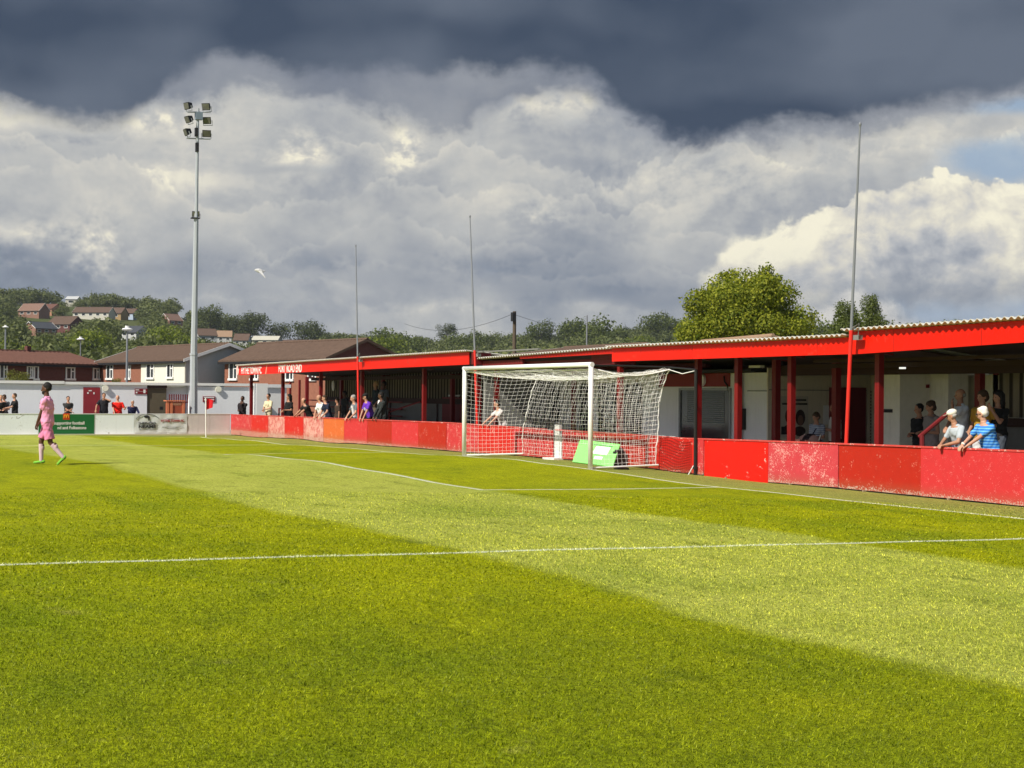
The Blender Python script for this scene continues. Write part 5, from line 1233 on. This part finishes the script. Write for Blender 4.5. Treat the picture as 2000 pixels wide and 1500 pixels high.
def ik(a, b, l1, l2, pole):
    a, b = Vector(a), Vector(b); d = b-a; L = min(d.length, (l1+l2)*.999); d.normalize(); b = a+d*L
    x = (l1*l1-l2*l2+L*L)/(2*L); h = math.sqrt(max(0, l1*l1-x*x)); p = Vector(pole); p = (p-d*p.dot(d))
    p = p.normalized() if p.length > 1e-4 else Vector((0, 0, -1)); return a+d*x+p*h, b
TR_ = [(.80, .10, .085), (.86, .145, .105), (.93, .165, .112), (1.02, .150, .105), (1.10, .142, .100), (1.20, .155, .110), (1.30, .172, .115), (1.38, .170, .102), (1.43, .120, .080), (1.47, .062, .058), (1.50, .055, .055)]
def person(label, loc, face, H=1.75, lean=0., head=(0, 0), hands=None, elbow=None, feet=None, toes=None, skin='pale', hair=('short', 'brown'), top=(.1, .1, .1), sleeve='short', bottom=(.05, .05, .06), legs='long',
           shoes=(.05, .05, .05), beard=None, fat=1., vox=.010, detail=False, stripes=None, extras=(), group=None, turn=0., half=False, collar=None, emblem=None, socks=None):
    S = H/1.75
    root = empty('person', loc, label, 'person', group, rotz=face); root.scale = (S, S, S)
    hip0 = Vector((0, 0, .93)); Rl = Matrix.Rotation(lean, 3, 'Y'); Rt = Matrix.Rotation(turn, 3, 'Z')
    def up(p):                                            # bend the upper body forward at the hips
        p = Vector(p); t = min(max((p.z-.88)/.22, 0), 1); t = t*t*(3-2*t)
        q = Rt @ Vector((p.x, p.y, 0)) if p.z > .93 else Vector((p.x, p.y, 0)); q.z = p.z
        M_ = Matrix.Rotation(lean*t, 3, 'Y'); return hip0 + M_ @ (q-hip0)
    def dirup(v): return Rl @ (Rt @ Vector(v))
    def torso(mb, z0, z1, gx, fatb=1.):
        rr = []
        for z, w_, d in TR_:
            if z < z0-1e-4 or z > z1+1e-4: continue
            f_ = fat if z < 1.3 else 1+(fat-1)*.4; bel = (fat-1)*.22*math.exp(-((z-1.08)/.16)**2)
            rr.append((up((bel*.6+(.012 if z > 1.2 else 0), 0, z)), dirup((0, w_*f_+gx, 0)) if z > .93 else Vector((0, w_*f_+gx, 0)), dirup((d*f_+gx+bel*.3, 0, 0)) if z > .93 else Vector((d*f_+gx, 0, 0))))
        mb.rings(rr, 22)
    shl = [up((0, s*.178*(.5+.5*fat), 1.385)) for s in (1, -1)]
    hands = hands or [(.05, .27, .80), (.05, -.27, .80)]
    elbow = elbow or [(-.5, .3, -.4), (-.5, -.3, -.4)]
    arms = [ik(shl[i], hands[i], .285, .255, elbow[i]) for i in (0, 1)]
    feet = feet or [(.02, .11, .075), (.0, -.11, .075)]; toes = toes or [(1, .12, 0), (1, -.12, 0)]
    hips = [Vector((0, .088, .90)), Vector((0, -.088, .90))]
    lg = [ik(hips[i], feet[i], .425, .42, (1, 0, 0)) for i in (0, 1)]
    hy, hp = -head[0], head[1]; hc0 = up((.012, 0, 1.50)); Rh = (Matrix.Rotation(lean*.35, 3, 'Y')) @ Matrix.Rotation(hy, 3, 'Z') @ Matrix.Rotation(hp, 3, 'Y')
    def hd(p): return hc0 + Rh @ (Vector(p)-Vector((0, 0, 1.50)))
    def he(mb, c, r, rot=None): mb.ell(hd(c), r, 18, 12, Rh)
    b = MB(); torso(b, .80, 1.50, 0)
    b.cap(up((0, 0, 1.42)), hd((.008, 0, 1.56)), .058, .054)
    he(b, (.0, 0, 1.665), (.094, .076, .090)); he(b, (.018, 0, 1.615), (.078, .062, .082)); he(b, (.045, 0, 1.570), (.042, .040, .034))
    b.cap(hd((.084, 0, 1.645)), hd((.108, 0, 1.610)), .010, .015, 8); he(b, (.088, 0, 1.578), (.012, .026, .009)); he(b, (.074, 0, 1.655), (.022, .052, .011))
    for s in (1, -1): he(b, (-.005, s*.076, 1.622), (.020, .010, .032))
    for i, s in enumerate((1, -1)):
        e_, h_ = arms[i]; b.cap(shl[i], e_, .050, .038); b.cap(e_, h_, .039, .026)
        d = (h_-e_).normalized(); hint = Vector((0, 0, 1)) if abs(d.z) < .8 else Vector((1, 0, 0)); sd_ = d.cross(hint).normalized(); n = sd_.cross(d).normalized(); inw = -s
        pc = h_+d*.045; b.rings([(h_+d*q, sd_*w_, n*t_) for q, w_, t_ in ((-.02, .026, .022), (.015, .034, .018), (.05, .042, .017), (.085, .040, .014), (.097, .030, .010))], 14)
        for k in range(4):
            o_ = (k-1.5)*.0195; ln = (.060, .072, .068, .052)[k]; r_ = .0088 if vox < .008 else .0098
            p0 = h_+d*.088+sd_*o_; c1 = (d-n*.35).normalized(); c2 = (d*.55-n*.85).normalized()
            p1 = p0+c1*ln*.55; b.cap(p0, p1, r_, r_*.95, 8); b.cap(p1, p1+c2*ln*.5, r_*.95, r_*.8, 8)
        tb = h_+d*.02+sd_*(.030*(1 if sd_.y*inw > 0 else -1)); td = (d*.75+sd_*(.6*(1 if sd_.y*inw > 0 else -1))-n*.35).normalized(); b.cap(tb, tb+td*.05, .0125, .0105, 8); b.cap(tb+td*.05, tb+td*.05+(td+d*.5).normalized()*.028, .0105, .009, 8)
    for i, s in enumerate((1, -1)):
        k_, a_ = lg[i]; b.cap(hips[i], k_, .082, .055); b.cap(k_, a_, .054, .036); mid_ = k_.lerp(a_, .3); b.ell(mid_+Vector((-.018, 0, 0)), (.05, .048, .10))
        t = Vector(toes[i]).normalized(); b.cap(a_+Vector((0, 0, -.03))-t*.04, a_+t*.15-Vector((0, 0, .045)), .034, .026)
    body = voxel(b, 'body', vox, SK[skin], root, 2)
    def hmat(k): return HC[k]
    if hair and hair[0] != 'bald':
        m = MB(); k = hair[0]
        if k == 'short': he(m, (-.014, 0, 1.682), (.096, .081, .086)); he(m, (-.035, 0, 1.640), (.070, .078, .072))
        if k == 'full': he(m, (-.016, 0, 1.688), (.099, .084, .088)); he(m, (-.040, 0, 1.645), (.074, .082, .076)); he(m, (.03, .02, 1.73), (.052, .05, .03))
        if k == 'afro': he(m, (-.026, 0, 1.694), (.098, .087, .090)); he(m, (-.045, 0, 1.650), (.072, .083, .066))
        if k == 'rim': he(m, (-.035, 0, 1.640), (.070, .080, .050))
        if k == 'long': he(m, (-.012, 0, 1.685), (.102, .088, .090)); m.cap(hd((-.05, 0, 1.66)), hd((-.075, 0, 1.36)), .085, .06); m.cap(hd((-.01, .07, 1.66)), hd((-.03, .085, 1.42)), .03, .025); m.cap(hd((-.01, -.07, 1.66)), hd((-.03, -.085, 1.42)), .03, .025)
        if k == 'bob': he(m, (-.012, 0, 1.680), (.104, .092, .090)); he(m, (-.045, 0, 1.62), (.075, .092, .085))
        voxel(m, 'hair', .009, hmat(hair[1]), root, 1, .0028)
    if beard: m = MB(); he(m, (.052, 0, 1.558), (.050, .052, .045)); he(m, (.03, 0, 1.585), (.055, .066, .035)); voxel(m, 'beard', .009, hmat(beard), root, 1)
    for s in (1, -1): m = MB(); he(m, (.082, s*.030, 1.634), (.010, .013, .008)); part('eye', m, HC['black'], root, local=True, smooth=True)
    # shirt
    m = MB(); torso(m, .86, 1.43, .022)
    L_ = {'short': .62, 'long': 1., 'none': .15}[sleeve]
    for i in (0, 1):
        e_, h_ = arms[i]; end = Vector(shl[i]).lerp(e_, min(1, L_*1.0) if sleeve != 'long' else 1.); m.cap(Vector(shl[i])+Vector((0, 0, -.005)), end, .066, .060 if sleeve == 'short' else .054)
        if sleeve == 'long': m.cap(e_, Vector(e_).lerp(h_, .93), .054, .042)
    m.cap(up((0, .07, 1.425)), up((0, -.07, 1.425)), .050, .050); m.tube([up((-.01, 0, 1.40)), up((-.004, 0, 1.475))], [.09, .066], 14)
    sm = cloth(top)
    if stripes:
        key = 'stripe_%d' % int(stripes[0]*999)
        if key in MATS: sm = MATS[key]
        else:
            sm = cloth(top).copy(); sm.name = key; MATS[key] = sm; T = NT(sm.node_tree); tc = T.new('ShaderNodeTexCoord').outputs['Object']; z_ = T.sep(tc)[2]
            ph = T.math('MODULO', T.math('MULTIPLY', z_, 1/.052), 1.); f_ = T.math('GREATER_THAN', ph, .52)
            T.l.new(T.mix(f_, top, stripes), T.n['Principled BSDF'].inputs['Base Color'])
    shirt = voxel(m, 'shirt', max(vox, .010), sm, root, 1, .0048)
    if emblem:
        m = MB(); c_ = up((.135, .0, 1.24)); m.rings([(c_+dirup((q, 0, 0)), dirup((0, .075, 0)), dirup((0, 0, .06))) for q in (0, .018)], 12); part('shirt_print', m, cloth(emblem), root, local=True)
    # trousers or shorts
    if legs != 'none':
        m = MB(); rr = [(Vector((0, 0, z)), Vector((0, w_*fat+.016, 0)), Vector((d*fat+.016, 0, 0))) for z, w_, d in TR_ if z < .98]; m.rings(rr, 20)
        for i in (0, 1):
            k_, a_ = lg[i]
            if legs == 'long': m.cap(hips[i], k_, .096, .072); m.cap(k_, Vector(k_).lerp(a_, .92), .072, .056)
            else: e2 = Vector(hips[i]).lerp(k_, .84); m.tube([Vector(hips[i])+Vector((0, 0, .05)), Vector(hips[i]).lerp(k_, .4), e2], [.098, .104, .108], 14)
        voxel(m, 'trousers' if legs == 'long' else 'shorts', max(vox, .010), cloth(bottom), root, 1, .0045)
        if socks:
            for i in (0, 1): k_, a_ = lg[i]; m = MB(); m.cap(Vector(k_).lerp(a_, .18), a_, .056, .042); mid_ = Vector(k_).lerp(a_, .34); m.ell(mid_+Vector((-.016, 0, 0)), (.056, .054, .09)); voxel(m, 'sock', .009, socks, root, 1)
        for i in (0, 1):
            a_ = lg[i][1]; t = Vector(toes[i]).normalized(); m = MB(); m.cap(a_+Vector((0, 0, -.02))-t*.045, a_+t*.150-Vector((0, 0, .045)), .038, .027); m.cap(a_+Vector((0, 0, .0)), a_-Vector((0, 0, .03)), .038, .038); voxel(m, 'shoe', .010, cloth(shoes), root, 1)
    for e in extras: e(dict(root=root, he=he, hd=hd, up=up, arms=arms, shl=shl, Rh=Rh, dirup=dirup))
    return root
def ex_cap(c=(.75, .72, .62), brim=(.35, .30, .24)):
    def f(k):
        m = MB(); k['he'](m, (-.008, 0, 1.700), (.104, .088, .072)); voxel(m, 'cap', .010, cloth(c), k['root'], 1)
        m = MB(); hd = k['hd']; m.prism([hd((.06+.115*math.sin(t), .078*math.cos(t), 1.685-.012*math.sin(t))) for t in np.linspace(0, math.pi, 9)], (0, 0, .012)); part('cap_peak', m, cloth(brim), k['root'], local=True)
    return f
def ex_glasses(k):
    m = MB(); hd = k['hd']
    for s in (1, -1): m.tube([hd((.098+.002, s*.034+.024*math.cos(t), 1.635+.017*math.sin(t))) for t in np.linspace(0, 6.28, 11)], .004, 5); m.tube([hd((.098, s*.058, 1.64)), hd((.0, s*.084, 1.64))], .004, 5)
    m.ell(hd((.1, .034, 1.635)), (.004, .022, .014)); m.ell(hd((.1, -.034, 1.635)), (.004, .022, .014)); part('glasses', m, black, k['root'], local=True)
def ex_watch(i=1):
    def f(k): e_, h_ = k['arms'][i]; d = (h_-e_).normalized(); m = MB(); m.tube([h_-d*.045, h_-d*.02], .036, 12); m.ell(h_-d*.032+Vector((.01, 0, .03)), (.022, .022, .014)); part('watch', m, cloth((.8, .78, .7)), k['root'], local=True, smooth=True)
    return f
def ex_collar(c):
    def f(k): m = MB(); up = k['up']; m.tube([up((.06*math.cos(t)-.004, .062*math.sin(t), 1.468-.02*math.cos(t))) for t in np.linspace(-2.9, 2.9, 14)], .016, 6); m.tube([up((.062, 0, 1.445)), up((.125, 0, 1.33))], [.018, .010], 6); part('collar', m, cloth(c), k['root'], local=True, smooth=True)
    return f
def ex_bag(k): m = MB(); up = k['up']; m.tube([up((.0, .16, 1.45)), up((.14, .05, 1.3)), up((.16, -.06, 1.12)), up((.08, -.18, .98))], .014, 6); part('strap', m, cloth((.02, .02, .05)), k['root'], local=True)
def ex_bib(c, y0=-.05, y1=.12):
    def f(k):
        m = MB(); up = k['up']; m.hexa([up((.10, y0, .95)), up((.10, y1, .95)), up((.165, y1, .95)), up((.165, y0, .95)), up((.09, y0, 1.40)), up((.09, y1, 1.40)), up((.145, y1, 1.40)), up((.145, y0, 1.40))]); part('shirt_front', m, cloth(c), k['root'], local=True)
    return f
LEFT = math.atan2(.897, .441)                       # facing the left side of the view
FIELD = math.pi/2
def spect(px, ytop, Y, label, face=FIELD, zfl=None, rest=False, lean=0., fixH=None, **kw):
    """spectator whose head top shows at (px, ytop), standing at depth line Y"""
    q = onY(px, ytop, Y); z = gz(q.x, Y) if zfl is None else zfl
    drop = (1-math.cos(lean))*.80; dx = math.sin(lean)*.62
    H = fixH or max(1.5, min(1.9, (q.z-z)/(1.75-drop)*1.75))
    loc = Vector((q.x-math.cos(face)*dx, Y-math.sin(face)*dx, z))
    if fixH is None and (q.z-z)/(1.75-drop)*1.75 < 1.5: loc.z = q.z-(1.75-drop)*1.5/1.75
    if fixH is None and (q.z-z)/(1.75-drop)*1.75 > 1.9: loc.z = q.z-(1.75-drop)*1.9/1.75
    if rest:                                         # hands folded over the top of the boards
        S = H/1.75; ca, sa = math.cos(-face), math.sin(-face)
        def loc2(x, y, zz): dx_, dy_ = x-loc.x, y-loc.y; return ((dx_*ca-dy_*sa)/S, (dx_*sa+dy_*ca)/S, (zz-loc.z)/S)
        ww = rest if isinstance(rest, tuple) else (.20, -.10); yb = YB-.01
        kw['hands'] = [loc2(q.x+ww[0], yb+.02, btop(q.x)+.055), loc2(q.x+ww[1], yb+.02, btop(q.x)+.055)]
        l0 = kw['hands'][0]
        if kw['hands'][0][1] < kw['hands'][1][1]: kw['hands'].reverse()
        kw.setdefault('elbow', [(-.2, .9, -.5), (-.2, -.9, -.5)])
    return person(label, loc, face, H, lean=lean, **kw)

# the player
pl = onZ(92, 911, 0); plz = gz(pl.x, pl.y)
pink = (.80, .33, .52); pinkd = (.72, .24, .42)
D_ = (pl-CAM).dot(Fv); Hpl = 158/CF*D_
sockm = mat('sock_pink', (.62, .44, .50), .8)
def ex_print(k):
    m = MB(); up = k['up']; m.rings([(up((.118, .05, 1.33))+k['dirup']((q, 0, 0)), k['dirup']((0, .05, 0)), k['dirup']((0, 0, .02))) for q in (0, .02)], 10); part('shirt_print', m, cloth((.3, .05, .15)), k['root'], local=True)
person('football player in pink shirt and shorts and green boots walking left on the pitch', (pl.x, pl.y, plz), LEFT+.05, Hpl, lean=.02, head=(.05, .06), hands=[(.22, .06, .86), (.25, -.12, .80)], elbow=[(-.6, .5, -.3), (-.8, -.3, -.3)],
       feet=[(-.36, .08, .165), (.15, -.10, .085)], toes=[(.62, 0, -.55), (1, -.05, 0)], skin='brown', hair=('afro', 'black'), beard='black', top=pink, sleeve='short', bottom=pinkd, legs='short', fat=1.06, shoes=(.20, .50, .06), vox=.0075, socks=sockm, extras=(ex_print,))

# front pair at the right, leaning on the boards
spect(1863, 802, -2.20, 'older man in a cream cap and pale grey polo shirt leaning on the barrier', face=FIELD-.25, lean=.38, rest=(.12, -.02), fixH=1.74, head=(.75, .15), hair=('rim', 'grey'), skin='tan', top=(.42, .46, .50), sleeve='short', bottom=(.05, .06, .08), vox=.0075, fat=1.08, extras=(ex_cap(), ex_collar((.04, .05, .07))))
spect(1921, 794.5, -2.22, 'white haired man with glasses in a striped blue polo shirt leaning on the red barrier', face=FIELD-.15, lean=.30, rest=(.30, .16), fixH=1.78, head=(.85, .05), hair=('full', 'white'), skin='pale', top=(.03, .18, .62), stripes=(.16, .44, .80), sleeve='short', bottom=(.03, .04, .10), vox=.0075, fat=1.1, extras=(ex_glasses, ex_watch(1), ex_collar((.02, .10, .45))))
# inside the right bay
spect(1877, 760, -4.0, 'man in a white open collared shirt standing behind the pair, hand on his chin', face=LEFT+.2, head=(.2, 0), zfl=-.05, hair=('rim', 'grey'), skin='tan', top=(.55, .58, .62), bottom=(.05, .07, .12), hands=[(.20, .05, 1.45), (.18, -.22, 1.02)], elbow=[(.2, .6, -.9), (-.3, -.8, -.3)], fat=1.1)
spect(1920, 763, -3.9, 'person in a mustard yellow shirt and white skirt standing behind the white haired man', face=FIELD+.2, head=(.3, 0), zfl=-.05, hair=('bob', 'brown'), skin='tan', top=(.42, .24, .03), bottom=(.55, .55, .55), hands=[(.14, .2, 1.05), (.14, -.2, 1.0)])
spect(1951, 764, -4.1, 'person with long black hair and black top holding up a hand, far right', face=LEFT+.5, head=(.2, 0), zfl=-.05, hair=('long', 'black'), skin='tan', top=(.02, .02, .02), sleeve='short', bottom=(.06, .07, .09), hands=[(.30, .12, 1.40), (.1, -.24, .95)], elbow=[(.3, .3, -1), (-.5, -.3, -.3)])
spect(1797, 789, -4.6, 'person in black with a cap holding a cup beside the stair rail', face=FIELD+.1, zfl=-.12, head=(.4, .1), hair=('short', 'black'), skin='tan', top=(.02, .02, .022), sleeve='long', bottom=(.02, .02, .02), hands=[(.25, .08, 1.12), (.25, -.05, 1.08)])
spect(1820, 783, -4.5, 'person in a pale grey dress standing just behind the stair rail', face=LEFT+.3, zfl=-.12, head=(.2, .1), hair=('bob', 'brown'), skin='tan', top=(.26, .22, .21), sleeve='none', bottom=(.26, .22, .21), hands=[(.22, .10, 1.12), (.24, -.06, 1.10)], fat=1.1)
spect(1596, 799, -4.6, 'dark haired person in a striped top with a bag strap between the red columns', face=FIELD+.3, fixH=1.6, zfl=-.2, head=(.1, .25), hair=('bob', 'brown'), skin='tan', top=(.42, .46, .52), stripes=(.10, .12, .2), bottom=(.05, .05, .06), hands=[(.2, .05, 1.1), (.2, -.05, 1.0)], extras=(ex_bag,))
spect(1632, 788, -5.0, 'person in a loose white shirt half hidden by a red column', face=LEFT-.1, zfl=-.15, head=(0, .1), hair=('rim', 'grey'), skin='tan', top=(.60, .57, .52), sleeve='short', bottom=(.02, .02, .025), fat=1.15, hands=[(.3, .1, 1.15), (.25, -.1, 1.1)])
m = MB(); x1, x0 = Xat(1556, -3.6), Xat(1592, -3.6)
pc = empty('pushchair', ((x0+x1)/2, -3.6, -.15), 'dark hooded pushchair behind the barrier between the red columns', 'pushchair')
m.ell(((x0+x1)/2, -3.7, .62), (.36, .30, .30), 16, 10); part('hood', m, cloth((.035, .02, .02)), pc, smooth=True)
m = MB(); m.box((x0+x1)/2-.28, (x0+x1)/2+.3, -3.5, -3.38, .25, .78); part('seat', m, cloth((.14, .05, .04)), pc)
for s in (-.25, .25):
    m = MB(); m.tube([((x0+x1)/2+s-.02, -3.5, 0.02), ((x0+x1)/2+s+.02, -3.5, .02)], .14, 14); part('wheel', m, black, pc)
m = MB(); m.tube([((x0+x1)/2-.25, -3.5, 0), ((x0+x1)/2-.3, -3.8, .9), ((x0+x1)/2+.3, -3.8, .9), ((x0+x1)/2+.25, -3.5, 0)], .02, 6); part('frame', m, black, pc)
# arm resting on the boards behind the goal net
spect(972, 778, -2.3, 'person in a white shirt behind the goal net resting an arm on the boards', face=FIELD, lean=.35, rest=(.35, -.1), fixH=1.7, head=(.3, .1), hair=('short', 'black'), skin='pale', top=(.62, .58, .56), bottom=(.03, .03, .04))
# left bay along the boards
spect(746, 766, -2.25, 'man in sunglasses and a dark jacket with white shoulder patch standing at the boards', face=FIELD-.1, head=(.5, .1), lean=.12, rest=(.22, -.12), hair=('short', 'black'), skin='brown', top=(.03, .035, .035), sleeve='long', bottom=(.02, .02, .02), extras=(lambda k: part('shoulder_patch', MB().cap(k['shl'][1]+Vector((.05, 0, .05)), k['shl'][1]+Vector((.09, .06, -.04)), .05, .04), cloth((.75, .72, .72)), k['root'], local=True, smooth=True),))
spect(716, 769, -2.2, 'person in a purple shirt and dark cap bending to the right at the boards', face=FIELD+.1, head=(.5, .1), lean=.30, rest=(.1, -.25), hair=('short', 'black'), skin='mid', top=(.13, .035, .42), bottom=(.02, .02, .02), extras=(ex_cap((.02, .02, .02), (.02, .02, .02)),), emblem=(.5, .45, .6))
spect(692, 772, -2.2, 'grey haired man in grey cardigan over white shirt leaning on the boards', face=FIELD, head=(.1, .1), lean=.25, rest=(.28, -.2), hair=('short', 'grey'), skin='pale', top=(.13, .15, .17), sleeve='short', bottom=(.03, .03, .04), extras=(ex_bib((.70, .68, .72)),))
spect(636, 772, -2.2, 'person in a navy shirt with pale stripes leaning on the orange board', face=FIELD+.1, head=(.6, .1), lean=.25, rest=(.1, -.2), hair=('short', 'brown'), skin='pale', top=(.02, .025, .05), bottom=(.02, .02, .03))
spect(625, 771.5, -2.18, 'bald man in a white printed T-shirt leaning on the pale flaked board', face=FIELD+.15, head=(.8, .1), lean=.22, rest=(.12, -.22), hair=('bald', ''), skin='mid', top=(.74, .74, .73), bottom=(.03, .03, .05), emblem=(.35, .38, .36), fat=1.1)
spect(595, 778, -2.2, 'man in a black T-shirt resting both forearms on the boards, facing left', face=FIELD+.2, head=(.9, .1), lean=.45, rest=(.60, .25), hair=('rim', 'brown'), skin='pale', top=(.02, .02, .022), bottom=(.02, .02, .022))
spect(565, 770, -2.7, 'heavy person with long dark hair dressed in black behind the second red column', face=FIELD+.2, head=(.3, 0), hair=('long', 'black'), skin='tan', top=(.015, .015, .016), sleeve='short', bottom=(.02, .02, .02), fat=1.3, hands=[(.25, .1, 1.1), (.25, -.1, 1.05)])
spect(525, 769, -2.8, 'man in a cream T-shirt holding his hands together between the first two red columns', face=FIELD+.35, head=(-.2, .05), hair=('short', 'black'), skin='mid', top=(.66, .60, .40), bottom=(.55, .50, .33), hands=[(.24, .05, 1.08), (.24, -.05, 1.04)], elbow=[(-.4, .9, -.3), (-.4, -.9, -.3)])
spect(474, 774, -2.9, 'person in a black jacket drinking from a cup at the corner of the stand', face=FIELD+.8, head=(.2, 0), hair=('short', 'black'), skin='brown', top=(.025, .02, .022), sleeve='long', bottom=(.02, .02, .02), hands=[(.20, .05, 1.38), (.28, -.05, 1.12)])
spect(735, 745, -3.9, 'taller man standing on the step behind the man in the dark jacket', face=FIELD, zfl=.1, head=(.4, 0), hair=('short', 'blond'), skin='tan', top=(.03, .04, .05), bottom=(.10, .08, .06), hands=[(.1, .25, .95), (.1, -.25, .95)])
spect(750, 745, -4.4, 'man in a grey shirt on the steps partly hidden behind another man', face=FIELD+.3, zfl=.2, head=(.5, 0), hair=('short', 'black'), skin='brown', top=(.16, .18, .20), bottom=(.03, .03, .03))
spect(674, 764, -4.2, 'person in dark clothes seated back in the shade under the roof', face=FIELD+.2, zfl=.05, head=(.4, .1), hair=('short', 'black'), skin='brown', top=(.03, .03, .03), bottom=(.02, .02, .02))
spect(660, 778, -3.6, 'person in a brown jacket deep in the shade left of the grey haired man', face=FIELD, zfl=-.1, head=(.4, .1), hair=('short', 'brown'), skin='tan', top=(.06, .04, .03), bottom=(.02, .02, .02))

# far touchline, behind the white barrier; they face the camera side (-X)
def farspec(px, ytop, label, face=math.pi, X=40.0, **kw):
    q = onX(px, ytop, X); z = gz(X, q.y)-.0; H = max(1.5, min(1.88, q.z-z)); 
    return person(label, (X, q.y, q.z-H), face, H, vox=.011, **kw)
UPB = [(-.2, .9, -.4), (-.2, -.9, -.4)]
farspec(1.5, 772, 'person in black at the left edge of the photo leaning on the white barrier', hair=('short', 'blond'), top=(.02, .02, .022), bottom=(.02, .02, .02), head=(0, .1), hands=[(.3, .1, 1.1), (.3, -.1, 1.1)])
farspec(8, 771, 'dark haired person with sunglasses right of the one at the left edge', X=40.5, hair=('bob', 'brown'), top=(.10, .10, .11), bottom=(.02, .02, .02), head=(.6, 0), hands=[(.3, .1, 1.1), (.3, -.1, 1.1)], extras=(ex_glasses,))
farspec(29.5, 768.5, 'man in a black T-shirt seen side on, holding a phone, near the left edge', face=math.pi/2+.15, hair=('short', 'brown'), top=(.02, .02, .022), bottom=(.02, .02, .02), head=(0, .1), hands=[(.42, .06, 1.12), (.40, -.08, 1.14)])
farspec(133, 774, 'man in a black T-shirt with folded arms behind the green banner', face=math.pi+.1, hair=('short', 'black'), skin='mid', top=(.04, .04, .042), bottom=(.02, .02, .02), hands=[(.22, -.10, 1.08), (.24, .10, 1.04)], elbow=UPB)
farspec(203, 767.5, 'man in a black shirt drinking, left hand on the barrier below the round lamp', hair=('short', 'black'), skin='tan', top=(.022, .022, .024), bottom=(.02, .02, .02), hands=[(.14, .03, 1.50), (.30, -.40, 1.0)], elbow=[(.2, .9, -.5), (-.3, -.8, -.2)], fat=1.1)
farspec(230, 772, 'bald man in a bright red shirt stretching an arm out beside him', face=math.pi-.3, hair=('rim', 'white'), skin='pale', top=(.70, .02, .012), bottom=(.02, .02, .02), hands=[(.30, .38, 1.22), (.30, -.1, .95)], elbow=[(0, .3, -1), (-.3, -.8, -.3)], fat=1.15)
farspec(257, 781, 'shorter man in a navy shirt leaning forward on the barrier', face=math.pi+.1, lean=.25, hair=('short', 'grey'), skin='tan', top=(.022, .025, .07), bottom=(.02, .02, .03), hands=[(.42, .20, .98), (.45, -.05, .98)], elbow=UPB, fat=1.15, sleeve='long')

# ---------------------------------------------------------------- haze over the far hill
m = MB(); m.box(-45, 1300, -1000, 900, -4.5, 95); hz = bpy.data.materials.new('haze'); hz.use_nodes = True; hz.node_tree.nodes.clear()
ho = hz.node_tree.nodes.new('ShaderNodeOutputMaterial'); hv = hz.node_tree.nodes.new('ShaderNodeVolumePrincipled')
hv.inputs['Color'].default_value = (.80, .88, 1., 1); hv.inputs['Density'].default_value = .00009; hv.inputs['Anisotropy'].default_value = .2
hz.node_tree.links.new(hv.outputs[0], ho.inputs['Volume'])
o = part('haze', m, hz); props(o, 'thin pale haze over the far hillside', 'haze', kind='stuff')
